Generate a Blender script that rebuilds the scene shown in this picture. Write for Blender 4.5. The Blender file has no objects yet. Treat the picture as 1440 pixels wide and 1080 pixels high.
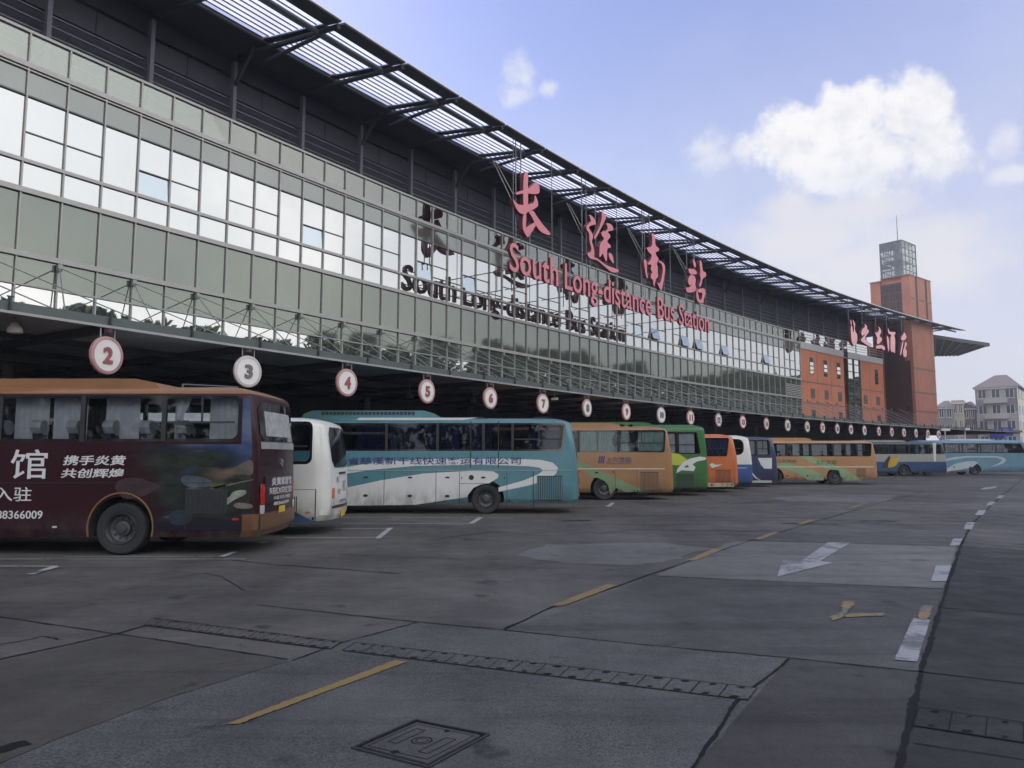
import bpy, math, random
from math import sin, cos, pi, radians, atan2, asin, sqrt, tan
from mathutils import Vector
random.seed(7)
sc = bpy.context.scene
COL = sc.collection
CAMZ = 1.9
FPX, PITCH = 1041.1, 0.0970          # focal length in photo pixels, camera pitch (up)

# ------------------------------------------------------------------ survey helpers (the plan of the site is an arc)
X0, Y0, TH, KK = -9.76, 17.64, 0.5588, 0.0037
def plan(s, d):                       # s metres along the bay line, d metres towards the building
    a = TH + KK * s
    return (X0 + (-cos(a) + cos(TH)) / KK - d * cos(a), Y0 + (sin(a) - sin(TH)) / KK + d * sin(a))
def P(s, d, z):
    x, y = plan(s, d); return Vector((x, y, z))
def heading(s): return TH + KK * s
def ray(u, v):
    xc = (u - 720) / FPX; zc = (540 - v) / FPX
    return (xc, cos(PITCH) - zc * sin(PITCH), sin(PITCH) + zc * cos(PITCH))
def G(u, v, z=0.0):                   # ground point
    r = ray(u, v); t = (z - CAMZ) / r[2]; return (t * r[0], t * r[1])
def at(u, v, Y):                      # x, z on the vertical plane y = Y
    r = ray(u, v); t = Y / r[1]; return (t * r[0], CAMZ + t * r[2])
def on(u, v, d):                      # s, z on the curved surface at offset d
    r = ray(u, v); lo, hi = -20.0, 150.0
    def g(s):
        x, y = plan(s, d); return x * r[1] - y * r[0]
    ps = lo; pg = g(lo); s = lo
    while s < hi:
        s += 0.5; cg = g(s)
        if (pg < 0) != (cg < 0) and plan(s, d)[1] > 0: break
        ps, pg = s, cg
    a, b = s - 0.5, s
    for _ in range(40):
        m = (a + b) / 2
        if (g(a) < 0) != (g(m) < 0): b = m
        else: a = m
    return a, CAMZ + plan(a, d)[1] / r[1] * r[2]

# ------------------------------------------------------------------ materials
def lin(c):
    c /= 255.0
    return c / 12.92 if c <= 0.04045 else ((c + 0.055) / 1.055) ** 2.4
def RGB(r, g, b): return (lin(r), lin(g), lin(b))
MATS = {}
def nodes(m):
    m.use_nodes = True; nt = m.node_tree; return nt, nt.nodes['Principled BSDF']
def mk(name, col, rough=0.5, metal=0.0, var=0.18, scale=2.0, bump=0.0, coat=0.0, spec=0.5, rvar=0.1, coord='Object', stretch=(1, 1, 1)):
    if name in MATS: return MATS[name]
    m = bpy.data.materials.new(name); nt, b = nodes(m); N = nt.nodes; L = nt.links
    tc = N.new('ShaderNodeTexCoord'); mp = N.new('ShaderNodeMapping'); mp.inputs['Scale'].default_value = stretch
    nz = N.new('ShaderNodeTexNoise'); nz.inputs['Scale'].default_value = scale; nz.inputs['Detail'].default_value = 6
    nz.inputs['Roughness'].default_value = 0.65
    L.new(tc.outputs[coord], mp.inputs['Vector']); L.new(mp.outputs['Vector'], nz.inputs['Vector'])
    rp = N.new('ShaderNodeMapRange'); rp.inputs['From Min'].default_value = 0.3; rp.inputs['From Max'].default_value = 0.7
    rp.inputs['To Min'].default_value = 1 - var; rp.inputs['To Max'].default_value = 1 + var
    L.new(nz.outputs['Fac'], rp.inputs['Value'])
    mx = N.new('ShaderNodeMix'); mx.data_type = 'RGBA'; mx.blend_type = 'MULTIPLY'; mx.inputs['Factor'].default_value = 1
    mx.inputs['A'].default_value = (*col, 1); L.new(rp.outputs['Result'], mx.inputs['B'])
    L.new(mx.outputs['Result'], b.inputs['Base Color'])
    rr = N.new('ShaderNodeMapRange'); rr.inputs['To Min'].default_value = max(0, rough - rvar); rr.inputs['To Max'].default_value = min(1, rough + rvar)
    L.new(nz.outputs['Fac'], rr.inputs['Value']); L.new(rr.outputs['Result'], b.inputs['Roughness'])
    b.inputs['Metallic'].default_value = metal; b.inputs['Coat Weight'].default_value = coat; b.inputs['Coat Roughness'].default_value = 0.08
    b.inputs['Specular IOR Level'].default_value = spec
    if bump:
        bp = N.new('ShaderNodeBump'); bp.inputs['Strength'].default_value = bump; bp.inputs['Distance'].default_value = 0.02
        L.new(nz.outputs['Fac'], bp.inputs['Height']); L.new(bp.outputs['Normal'], b.inputs['Normal'])
    MATS[name] = m; return m
def glassy(name, tint, refl, rough=0.02, base=0.1):      # thin see-through glass: transparent tint + mirror
    if name in MATS: return MATS[name]
    m = bpy.data.materials.new(name); m.use_nodes = True; nt = m.node_tree; N = nt.nodes; L = nt.links
    N.remove(N['Principled BSDF']); out = N['Material Output']
    t = N.new('ShaderNodeBsdfTransparent'); t.inputs['Color'].default_value = (*tint, 1)
    g = N.new('ShaderNodeBsdfGlossy'); g.inputs['Roughness'].default_value = rough; g.inputs['Color'].default_value = (*refl, 1)
    lw = N.new('ShaderNodeLayerWeight'); lw.inputs['Blend'].default_value = 0.35
    mr = N.new('ShaderNodeMapRange'); mr.inputs['To Min'].default_value = base; mr.inputs['To Max'].default_value = 1.0
    L.new(lw.outputs['Fresnel'], mr.inputs['Value'])
    ms = N.new('ShaderNodeMixShader'); L.new(mr.outputs['Result'], ms.inputs['Fac']); L.new(t.outputs[0], ms.inputs[1]); L.new(g.outputs[0], ms.inputs[2])
    L.new(ms.outputs[0], out.inputs['Surface']); MATS[name] = m; return m
def translucent(name, col):
    m = bpy.data.materials.new(name); m.use_nodes = True; nt = m.node_tree; N = nt.nodes; L = nt.links
    N.remove(N['Principled BSDF']); out = N['Material Output']
    t = N.new('ShaderNodeBsdfTranslucent'); t.inputs['Color'].default_value = (*col, 1)
    d = N.new('ShaderNodeBsdfDiffuse'); d.inputs['Color'].default_value = (*col, 1)
    tc = N.new('ShaderNodeTexCoord'); nz = N.new('ShaderNodeTexNoise'); nz.inputs['Scale'].default_value = 1.3
    L.new(tc.outputs['Object'], nz.inputs['Vector'])
    mr = N.new('ShaderNodeMapRange'); mr.inputs['To Min'].default_value = 0.05; mr.inputs['To Max'].default_value = 0.35
    L.new(nz.outputs['Fac'], mr.inputs['Value'])
    ms = N.new('ShaderNodeMixShader'); L.new(mr.outputs['Result'], ms.inputs['Fac']); L.new(t.outputs[0], ms.inputs[1]); L.new(d.outputs[0], ms.inputs[2])
    L.new(ms.outputs[0], out.inputs['Surface']); MATS[name] = m; return m

M_alu = mk('aluminium_frame', (.33, .32, .31), .4, .35, .1)
M_alud = mk('dark_frame', (.10, .10, .10), .45, .3, .1)
M_steel = mk('grey_steel', (.16, .17, .18), .5, .4, .12)
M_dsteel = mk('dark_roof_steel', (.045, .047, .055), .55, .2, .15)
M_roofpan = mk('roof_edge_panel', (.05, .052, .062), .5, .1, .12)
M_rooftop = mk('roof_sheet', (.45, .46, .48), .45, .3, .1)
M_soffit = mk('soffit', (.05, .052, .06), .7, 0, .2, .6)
M_wallband = mk('wall_band', (.065, .068, .073), .6, 0, .1, .8)
M_wall = mk('terrace_wall', (.035, .037, .042), .6, 0, .2, .8)
M_win = mk('reflective_window', (.47, .475, .465), .015, .97, .03, .3, rvar=.0)
M_winopen = mk('opening_window', (.40, .45, .48), .02, .97, .03, .3, rvar=.0)
M_spand = mk('spandrel_glass', (.21, .22, .205), .09, .72, .06, .25, rvar=.03)
M_infill = mk('infill_glass', (.165, .178, .158), .045, .74, .06, .25, rvar=.02)
M_parapet = glassy('parapet_glass', (.84, .86, .82), (.44, .455, .42), .02, .42)
M_fascia = mk('canopy_fascia_paint', (.085, .105, .10), .5, .1, .15, 1.5)
M_lip = mk('canopy_lip', (.33, .33, .32), .5, .2, .1)
M_ceil = mk('canopy_ceiling_sheet', (.24, .24, .245), .7, 0, .2, .7)
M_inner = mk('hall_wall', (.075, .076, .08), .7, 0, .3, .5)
M_rod = mk('stay_rod_steel', (.26, .27, .27), .4, .5, .08)
M_brick = None
M_white = mk('sign_white', (.74, .72, .69), .4, 0, .04, 4)
M_rim = mk('sign_rim_red', (.44, .24, .25), .45, 0, .12, 5)
M_rimw = mk('sign_rim_pale', (.52, .46, .46), .45, 0, .1, 5)
M_num = mk('numeral_red', (.30, .09, .10), .45, 0, .15, 6)
M_numd = mk('numeral_grey', (.16, .14, .15), .5, 0, .15, 6)
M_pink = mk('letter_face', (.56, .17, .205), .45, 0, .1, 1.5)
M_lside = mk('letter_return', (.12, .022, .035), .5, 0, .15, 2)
M_black = mk('black_rubber', (.02, .02, .021), .75, 0, .2, 8)
M_int = mk('coach_interior', (.03, .03, .034), .8, 0, .25, 3)
M_rimst = mk('wheel_rim_steel', (.075, .075, .08), .4, .5, .2, 10)
M_hub = mk('wheel_hub_dark', (.05, .05, .052), .6, .3, .2, 10)
M_cglass = glassy('coach_glass', (.86, .88, .90), (.36, .38, .41), .02, .0)
M_cdark = glassy('dark_tinted_glass', (.60, .62, .68), (.36, .38, .41), .02, .0)
M_dglass = mk('dark_coach_glass', (.012, .013, .016), .06, 0, .2, 2, spec=.6, rvar=.02)
M_plate = mk('number_plate_yellow', (.62, .42, .04), .5, 0, .1, 10)
M_redl = mk('red_lamp', (.42, .012, .015), .18, 0, .2, 10, coat=.6)
M_orgl = mk('amber_lamp', (.62, .20, .06), .2, 0, .15, 10, coat=.6)
M_clrl = mk('clear_lamp', (.6, .6, .62), .15, .3, .1, 10)
M_cur = mk('curtain_grey', (.74, .73, .78), .9, 0, .12, 6)
M_curg = mk('curtain_green', (.36, .50, .44), .9, 0, .15, 6)
M_curb = mk('curtain_blue', (.035, .045, .15), .9, 0, .2, 6)
M_curw = mk('curtain_white', (.66, .66, .66), .9, 0, .15, 6)
M_seat = mk('seat_fabric', (.05, .055, .09), .9, 0, .2, 10)
M_seatw = mk('seat_cover_white', (.62, .62, .66), .9, 0, .08, 10)
M_dark = mk('panel_line_dark', (.025, .025, .027), .7, 0, .2, 5)
M_chrome = mk('chrome', (.55, .55, .56), .25, .9, .1, 8)

# ------------------------------------------------------------------ mesh builder
class MB:
    def __init__(s): s.v = []; s.f = []; s.m = []
    def add(s, vs, fs, mi=0):
        o = len(s.v); s.v += [tuple(p) for p in vs]
        for f in fs: s.f.append([o + i for i in f]); s.m.append(mi)
    def obox(s, c, ax, ay, az, mi=0):      # centre and three half vectors
        c, ax, ay, az = Vector(c), Vector(ax), Vector(ay), Vector(az)
        vs = [c + i * ax + j * ay + k * az for i in (-1, 1) for j in (-1, 1) for k in (-1, 1)]
        s.add(vs, [(0, 1, 3, 2), (4, 6, 7, 5), (0, 4, 5, 1), (2, 3, 7, 6), (0, 2, 6, 4), (1, 5, 7, 3)], mi)
    def box(s, x0, x1, y0, y1, z0, z1, mi=0):
        s.obox(((x0 + x1) / 2, (y0 + y1) / 2, (z0 + z1) / 2), ((x1 - x0) / 2, 0, 0), (0, (y1 - y0) / 2, 0), (0, 0, (z1 - z0) / 2), mi)
    def bar(s, p, q, w, h, mi=0, up=(0, 0, 1)):
        p, q = Vector(p), Vector(q); d = (q - p)
        if d.length < 1e-6: return
        n = d.normalized(); u = Vector(up)
        if abs(n.dot(u)) > .98: u = Vector((1, 0, 0))
        a = n.cross(u).normalized(); b = a.cross(n)
        s.obox((p + q) / 2, d / 2, a * w / 2, b * h / 2, mi)
    def tube(s, p, q, r, n=8, mi=0, r2=None):
        p, q = Vector(p), Vector(q); d = (q - p).normalized(); u = Vector((0, 0, 1)) if abs(d.z) < .95 else Vector((1, 0, 0))
        a = d.cross(u).normalized(); b = a.cross(d); r2 = r if r2 is None else r2
        vs = [p + r * (a * cos(2 * pi * i / n) + b * sin(2 * pi * i / n)) for i in range(n)] + [q + r2 * (a * cos(2 * pi * i / n) + b * sin(2 * pi * i / n)) for i in range(n)]
        fs = [(i, (i + 1) % n, n + (i + 1) % n, n + i) for i in range(n)] + [tuple(range(n - 1, -1, -1)), tuple(range(n, 2 * n))]
        s.add(vs, fs, mi)
    def prism(s, pts, fn, t0, t1, mi=0, side=None):       # pts 2D outline, fn(a,b,t) -> 3D
        n = len(pts)
        ar = sum(pts[i][0] * pts[(i + 1) % n][1] - pts[(i + 1) % n][0] * pts[i][1] for i in range(n))
        if ar < 0: pts = pts[::-1]
        vs = [fn(a, b, t0) for a, b in pts] + [fn(a, b, t1) for a, b in pts]
        s.add(vs, [tuple(range(n)), tuple(range(2 * n - 1, n - 1, -1))], mi)
        o = len(s.v) - 2 * n
        for i in range(n):
            s.f.append([o + i, o + n + i, o + n + (i + 1) % n, o + (i + 1) % n]); s.m.append(mi if side is None else side)
    def lathe(s, prof, fn, n=28, mi=0, caps=True):                   # prof (radius, t); fn(x, z, t)
        vs = []
        for r, t in prof: vs += [fn(r * cos(2 * pi * i / n), r * sin(2 * pi * i / n), t) for i in range(n)]
        fs = []
        for j in range(len(prof) - 1):
            for i in range(n): fs.append((j * n + i, j * n + (i + 1) % n, (j + 1) * n + (i + 1) % n, (j + 1) * n + i))
        if caps: fs.append(tuple(range(n))); fs.append(tuple(range((len(prof) - 1) * n, len(prof) * n))[::-1])
        s.add(vs, fs, mi)
    def build(s, name, mats, parent=None, off=(0, 0, 0), smooth=None, fix=True):
        if not isinstance(mats, (list, tuple)): mats = [mats]
        me = bpy.data.meshes.new(name)
        me.from_pydata([(p[0] - off[0], p[1] - off[1], p[2] - off[2]) for p in s.v], [], s.f)
        for m in mats: me.materials.append(m)
        me.polygons.foreach_set('material_index', s.m)
        if fix:
            import bmesh
            bm = bmesh.new(); bm.from_mesh(me); bmesh.ops.recalc_face_normals(bm, faces=bm.faces); bm.to_mesh(me); bm.free()
        if smooth:
            me.polygons.foreach_set('use_smooth', [True] * len(me.polygons)); me.set_sharp_from_angle(angle=radians(smooth))
        me.update()
        o = bpy.data.objects.new(name, me); COL.objects.link(o)
        if parent: o.parent = parent
        return o
def tag(o, label=None, cat=None, group=None, kind=None):
    if label: o['label'] = label
    if cat: o['category'] = cat
    if group: o['group'] = group
    if kind: o['kind'] = kind
    return o
def thing(name, loc, label, cat, group=None):
    o = bpy.data.objects.new(name, None); COL.objects.link(o); o.location = loc; o.empty_display_size = .2
    return tag(o, label, cat, group)
def struct(name, mb, m, **k): return tag(mb.build(name, m, **k), kind='structure')

_txt = {}
def glyphs(body, bold=0.0):            # text outline as 2D triangles, normalised so that cap height is about 0.7
    key = (body, bold)
    if key in _txt: return _txt[key]
    c = bpy.data.curves.new('t', 'FONT'); c.body = body; c.resolution_u = 3; c.offset = bold; c.fill_mode = 'FRONT'
    o = bpy.data.objects.new('t', c); COL.objects.link(o); bpy.context.view_layer.update()
    me = o.to_mesh(); vs = [(v.co.x, v.co.y) for v in me.vertices]; fs = [tuple(p.vertices) for p in me.polygons]
    o.to_mesh_clear(); bpy.data.objects.remove(o); bpy.data.curves.remove(c)
    _txt[key] = (vs, fs); return vs, fs
def text_mb(body, fn, box, bold=0.0, thick=0.0, shear=0.0, mb=None, mi=0, mside=0):
    """lay body into box=(a0,a1,b0,b1) of a surface; fn(a,b,t)->3D, t is the way out"""
    vs, fs = glyphs(body, bold); mb = mb or MB()
    x0 = min(v[0] for v in vs); x1 = max(v[0] for v in vs); y0 = min(v[1] for v in vs); y1 = max(v[1] for v in vs)
    a0, a1, b0, b1 = box
    def mp(v):
        b = (v[1] - y0) / (y1 - y0); a = (v[0] - x0) / (x1 - x0)
        return (a0 + a * (a1 - a0) + shear * (b - .5) * (b1 - b0), b0 + b * (b1 - b0))
    pts = [mp(v) for v in vs]
    mb.add([fn(a, b, thick) for a, b in pts], fs, mi)
    if thick > 0:
        cnt = {}
        for f in fs:
            for i in range(len(f)):
                e = (f[i], f[(i + 1) % len(f)]); k = tuple(sorted(e)); cnt.setdefault(k, []).append(e)
        for k, es in cnt.items():
            if len(es) == 1:
                i, j = es[0]
                mb.add([fn(*pts[i], thick), fn(*pts[j], thick), fn(*pts[j], 0), fn(*pts[i], 0)], [(0, 3, 2, 1)], mside)
        mb.add([fn(a, b, 0) for a, b in pts], [f[::-1] for f in fs], mside)
    return mb
def arc_bar(mb, s0, s1, prof, step=2.0, mi=0):           # prof: list of (d, z) closed outline swept along the arc
    n = max(1, int(math.ceil((s1 - s0) / step))); k = len(prof); vs = []
    for i in range(n + 1):
        s = s0 + (s1 - s0) * i / n
        vs += [P(s, d, z) for d, z in prof]
    fs = []
    for i in range(n):
        for j in range(k): fs.append((i * k + j, i * k + (j + 1) % k, (i + 1) * k + (j + 1) % k, (i + 1) * k + j))
    fs += [tuple(range(k))[::-1], tuple(range(n * k, n * k + k))]
    mb.add(vs, fs, mi)
def rect(d0, d1, z0, z1): return [(d0, z0), (d1, z0), (d1, z1), (d0, z1)]
def arcbox(mb, s0, s1, d0, d1, z0, z1, step=2.0, mi=0): arc_bar(mb, s0, s1, rect(d0, d1, z0, z1), step, mi)
def flat_box(mb, s0, s1, d0, d1, z0, z1, mi=0): arcbox(mb, s0, s1, d0, d1, z0, z1, 1e9, mi)
def pane(s0, s1, z0, z1, d, th=.02, tilt=0.0, yaw=0.0):      # flat pane between two mullions, slightly out of true
    mb = MB(); vs = []
    for dd in (0, th):
        for s, sg in ((s0, -1), (s1, 1)):
            for z, t in ((z0, -.5), (z1, .5)):
                vs.append(P(s, d + dd + yaw * sg * (s1 - s0) / 2 + tilt * t * (z1 - z0), z))
    mb.add(vs, [(0, 2, 3, 1), (4, 5, 7, 6), (0, 1, 5, 4), (2, 6, 7, 3), (0, 4, 6, 2), (1, 3, 7, 5)])
    return mb
SF0, MW, D = 0.05, 1.103, 4.9
ZT = [14.08, 13.07, 12.17, 10.27, 9.41, 7.57, 6.70, 5.16]
KEND = 60                                           # last mullion before the brick wing
S_END = SF0 + MW * KEND
K0 = -6
bl = P(30, 8, 0)
B = thing('station_building', bl, 'long curved bus station hall with a banded glass front and louvred roof overhang', 'station building')
def bp(mb, name, m, par=None, **k): return mb.build(name, m, par or B, off=bl, **k)

# curtain wall
rnd = random.Random(3)
def jit(a): return rnd.uniform(-a, a)
open_cols = {}
for u, v in ((915, 468), (957, 480), (978, 485), (1014, 492), (1080, 507)):
    s, z = on(u, v, D); open_cols[int((s - SF0) / MW)] = 1
tinted = {3: 1, 15: 1, 18: 1, 9: 0}
for k in range(K0, KEND):
    a, b = SF0 + MW * k + .03, SF0 + MW * (k + 1) - .03
    far = k > 45
    t = .004
    bp(pane(a, b, ZT[1] + .06, ZT[0] - .05, D + .02, tilt=jit(t), yaw=jit(t)), 'parapet_pane', M_parapet)
    bp(pane(a, b, ZT[2] + .03, ZT[1] - .09, D + .02, tilt=jit(t), yaw=jit(t)), 'spandrel_panel', M_spand)
    low = ZT[3] + .84
    ph = k % 3
    split = ph != 2 or k in open_cols
    z0 = low if split else ZT[3] + .05
    w = bp(pane(a, b, z0 + .02, ZT[2] - .03, D + .02, tilt=jit(.0025), yaw=jit(.0025)), 'window', M_win)
    if split:
        mb = MB()
        if k in open_cols:
            dz = low - ZT[3] - .05
            sash = MB(); ang = radians(15)
            vs = []
            for th in (0, .03):
                for s in (a, b):
                    for q in (0, 1):
                        vs.append(P(s, D + .0 - q * dz * sin(ang) - th * cos(ang), low - q * dz * cos(ang) + th * sin(ang) * 0))
            sash.add(vs, [(0, 2, 3, 1), (4, 5, 7, 6), (0, 1, 5, 4), (2, 6, 7, 3), (0, 4, 6, 2), (1, 3, 7, 5)])
            bp(sash, 'awning_sash', M_winopen, w)
            flat_box(mb, a, b, D + .25, D + .3, ZT[3], low); bp(mb, 'dark_opening', M_int, w)
        else:
            tl = .05 if tinted.get(k) or rnd.random() < .05 else jit(t)
            bp(pane(a, b, ZT[3] + .05, low - .02, D + .02, tilt=tl, yaw=jit(t)), 'sash', M_winopen if tl == .05 else M_win, w)
        mb = MB(); flat_box(mb, a, b, D - .015, D + .015, low - .018, low + .018); bp(mb, 'glazing_bar', M_alud, w)
    bp(pane(a, b, ZT[4] + .08, ZT[3] - .05, D + .02, tilt=jit(t), yaw=jit(t)), 'lower_window', M_win)
    if k == KEND - 2 or k == KEND - 1 or k == KEND - 3:            # ventilation louvres at the far end of the band
        bp(pane(a, b, ZT[5] + .09, ZT[4] - .08, D + .02, tilt=0), 'infill_panel', M_infill)
        lv = MB()
        for i in range(7): flat_box(lv, a + .05, b - .05, D - .03, D + .01, 7.75 + i * .16, 7.83 + i * .16)
        bp(lv, 'vent_louvre', M_lip)
    else:
        bp(pane(a, b, ZT[5] + .09, ZT[4] - .08, D + .02, tilt=jit(.003), yaw=jit(.003)), 'infill_panel', M_infill)
    bp(pane(a, b, ZT[6] + .03, ZT[5] - .09, D + .02, tilt=jit(t), yaw=jit(t)), 'lower_infill_panel', M_infill)
    bp(pane(a, b, ZT[7], ZT[6] - .03, D + .02, tilt=jit(t), yaw=jit(t)), 'base_window', M_win)
for k in range(K0, KEND + 1):
    s = SF0 + MW * k; mb = MB(); flat_box(mb, s - .021, s + .021, D - .045, D + .05, ZT[7], ZT[0] - .02)
    bp(mb, 'mullion', M_alu if True else M_alud)
for z, h, dd, m in ((ZT[0], .04, .05, M_alu), (ZT[1], .075, .075, M_alu), (ZT[1] - .14, .02, .05, M_alu), (ZT[2], .022, .042, M_alud), (ZT[3], .05, .06, M_alu),
                    (ZT[4], .075, .08, M_alu), (ZT[5] - .0, .075, .085, M_alu), (ZT[6], .022, .05, M_alu)):
    mb = MB(); arcbox(mb, SF0 + MW * K0, S_END, D - dd, D + .055, z - h, z + h, 1.103); bp(mb, 'transom', m)
# building mass, terrace, set-back wall
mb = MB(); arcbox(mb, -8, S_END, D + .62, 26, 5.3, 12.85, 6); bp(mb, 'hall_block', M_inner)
mb = MB(); arcbox(mb, -8, S_END, D + .1, 8.0, 12.86, 12.95, 4); bp(mb, 'terrace_floor', mk('terrace_floor', (.35, .35, .34), .8))
mb = MB(); arcbox(mb, -8, 88, 8.0, 26, 12.96, 18.45, 4); bp(mb, 'upper_wall', M_wall)
mb = MB(); arcbox(mb, -8, 88, 7.86, 7.99, 16.64, 17.46, 3.4); bp(mb, 'wall_band', M_wallband)
for i in range(26):
    mb = MB(); flat_box(mb, 1.59 + 3.4 * i - 1.72, 1.59 + 3.4 * i - 1.68, 7.84, 7.855, 16.64, 17.46); bp(mb, 'band_joint', M_dark)
mb = MB(); arcbox(mb, -8, 88, 7.7, 7.85, 17.5, 18.1, 3.4); bp(mb, 'eaves_beam', M_dsteel)
for z in (15.0, 15.35, 15.7, 16.05, 16.4):
    mb = MB(); arcbox(mb, -8, 88, 7.6, 7.66, z - .025, z + .025, 3.4); bp(mb, 'wall_rail', M_steel)
for i in range(-2, 26):
    s = 1.59 + 3.42 * i; mb = MB(); flat_box(mb, s - .075, s + .075, 7.3, 7.5, 12.95, 17.9)
    c = bp(mb, 'column', mk('column_paint', (.15, .155, .16), .5, .1, .1))
    if i % 2 == 0:
        t = MB(); t.bar(P(s, 7.3, 16.9), P(s, 6.2, 18.2), .12, .12); bp(t, 'column_bracket', M_dsteel, c)

# ---- roof
def zr(d): return 17.62 + (d - 1.28) * .165
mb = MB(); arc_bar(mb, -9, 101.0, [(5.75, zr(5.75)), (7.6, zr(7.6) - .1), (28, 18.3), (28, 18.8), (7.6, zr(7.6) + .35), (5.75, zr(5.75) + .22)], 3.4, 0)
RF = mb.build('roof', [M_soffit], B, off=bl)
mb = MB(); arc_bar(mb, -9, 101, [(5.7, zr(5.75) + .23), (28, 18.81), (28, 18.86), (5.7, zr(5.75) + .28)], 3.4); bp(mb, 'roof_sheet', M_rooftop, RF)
mb = MB(); arc_bar(mb, -9, 101, rect(5.62, 5.74, zr(5.7) - .1, zr(5.7) + .16), 3.4); bp(mb, 'lit_soffit_strip', mk('lit_soffit_strip', (.15, .14, .135), .5, .2), RF)  # paler brownish strip: the lit soffit edge put into the colour
M_rimlit = mk('painted_rim_light', (.62, .62, .62), .4, .3, .1)  # pale strip: the sunlit rim of the roof edge painted as colour
M_poly = translucent('polycarbonate', (.74, .77, .96))
mb = MB(); n = 0
PP, S0R = 3.4, 8.60
for k in range(-5, 27):
    s0, s1 = S0R + PP * k + .06, S0R + PP * (k + 1) - .06
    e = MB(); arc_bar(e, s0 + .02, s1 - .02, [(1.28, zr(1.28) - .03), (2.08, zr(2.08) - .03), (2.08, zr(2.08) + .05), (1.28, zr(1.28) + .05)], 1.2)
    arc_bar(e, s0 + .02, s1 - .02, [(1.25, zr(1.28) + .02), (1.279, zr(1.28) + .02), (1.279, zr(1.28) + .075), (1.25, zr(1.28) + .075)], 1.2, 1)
    ep = bp(e, 'roof_edge_panel', [M_roofpan, M_rimlit], RF)
    # translucent roof light strips between louvre ribs
    l = MB(); a, b = s0 + .16, s1 - .14
    l.add([P(q, d, zr(d) + .05) for q in (a, (a + b) / 2, b) for d in (2.12, 5.6)], [(0, 1, 3, 2), (2, 3, 5, 4)])
    lo = bp(l, 'louvre_sheet', M_poly, RF)
    r = MB()
    for i in range(11):
        d = 2.14 + i * .345
        arc_bar(r, a, b, [(d - .02, zr(d) + .01), (d + .02, zr(d) + .01), (d + .02, zr(d) + .046), (d - .02, zr(d) + .046)], 1.2)
    bp(r, 'louvre_ribs', M_dsteel, RF)
    t = MB(); sk = S0R + PP * k
    t.tube(P(sk, 1.5, zr(1.5) - .1), P(sk, 7.4, zr(7.4) - .42), .105, 8)
    t.obox((P(sk, 2.1, zr(2.1)) + P(sk, 5.65, zr(5.65))) / 2, (P(sk, 5.65, zr(5.65)) - P(sk, 2.1, zr(2.1))) / 2, P(sk + .16, 2, 0) - P(sk, 2, 0), (0, 0, .03))
    if k % 2 == 0: t.tube(P(sk, 2.58, zr(2.58) - .3), P(sk, 5.6, zr(5.6) - .85), .08, 6)
    bp(t, 'roof_beam', M_dsteel, RF)
mb = MB()
arc_bar(mb, -8.4, 100.6, [(2.58 + .11 * cos(q), zr(2.58) - .17 + .11 * sin(q)) for q in [i * pi / 4 for i in range(8)]], 1.7)
bp(mb, 'purlin', M_steel, RF, smooth=60)
# far wing of the roof beyond the tower
r = []
for u, v in ((1309, 475), (1392, 487), (1376, 489.5), (1348, 500), (1313, 501)):
    q = ray(u, v); t = (16.5 - CAMZ) / q[2]; r.append((t * q[0], t * q[1]))
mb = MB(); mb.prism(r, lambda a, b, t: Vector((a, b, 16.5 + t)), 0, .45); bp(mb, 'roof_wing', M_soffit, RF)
for i in range(7):
    t = MB(); f = (i + .5) / 7
    p = Vector((r[0][0] + (r[1][0] - r[0][0]) * f, r[0][1] + (r[1][1] - r[0][1]) * f, 16.46)); q = Vector((r[4][0] + (r[3][0] - r[4][0]) * f, r[4][1] + (r[3][1] - r[4][1]) * f, 16.46))
    t.bar(p, q, .12, .14); bp(t, 'wing_rib', M_steel, RF)

# ---- canopy over the bays
CE = 112.0
mb = MB(); arc_bar(mb, -9, CE, [(.0, 5.02), (.16, 5.02), (.16, 5.2), (4.88, 5.33), (4.88, 5.37), (.0, 5.25)], 2.0)
CN = mb.build('canopy', [M_fascia], B, off=bl)
mb = MB(); arcbox(mb, -9, CE, -.07, -.003, 4.97, 5.03, 2); bp(mb, 'canopy_lip', M_lip, CN)
mb = MB(); arcbox(mb, -9, CE, .17, 12.5, 5.06, 5.12, 4); bp(mb, 'canopy_ceiling', M_ceil, CN)
for i in range(-2, 29):
    mb = MB(); flat_box(mb, i * 4 - .09, i * 4 + .09, .3, 12.4, 4.86, 5.055); bp(mb, 'ceiling_beam', M_dsteel, CN)
for d in (3.2, 6.4, 9.6):
    mb = MB(); arcbox(mb, -9, CE, d - .07, d + .07, 4.9, 5.05, 4); bp(mb, 'ceiling_purlin', M_dsteel, CN)
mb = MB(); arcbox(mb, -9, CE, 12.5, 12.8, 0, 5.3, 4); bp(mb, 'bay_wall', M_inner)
for i in range(-1, 28):
    mb = MB(); flat_box(mb, i * 4 - 1.75, i * 4 + 1.75, 12.40, 12.415, 2.9, 3.5); bp(mb, 'gate_board', mk('gate_board', (.20, .21, .22), .5))
    mb = MB()
    for j in (-1.3, -.65, 0, .65, 1.3): flat_box(mb, i * 4 + j - .025, i * 4 + j + .025, 10.6, 10.65, 0, 1.05)
    flat_box(mb, i * 4 - 1.6, i * 4 + 1.6, 10.58, 10.67, 1.05, 1.1); bp(mb, 'queue_railing', M_steel)
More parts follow.
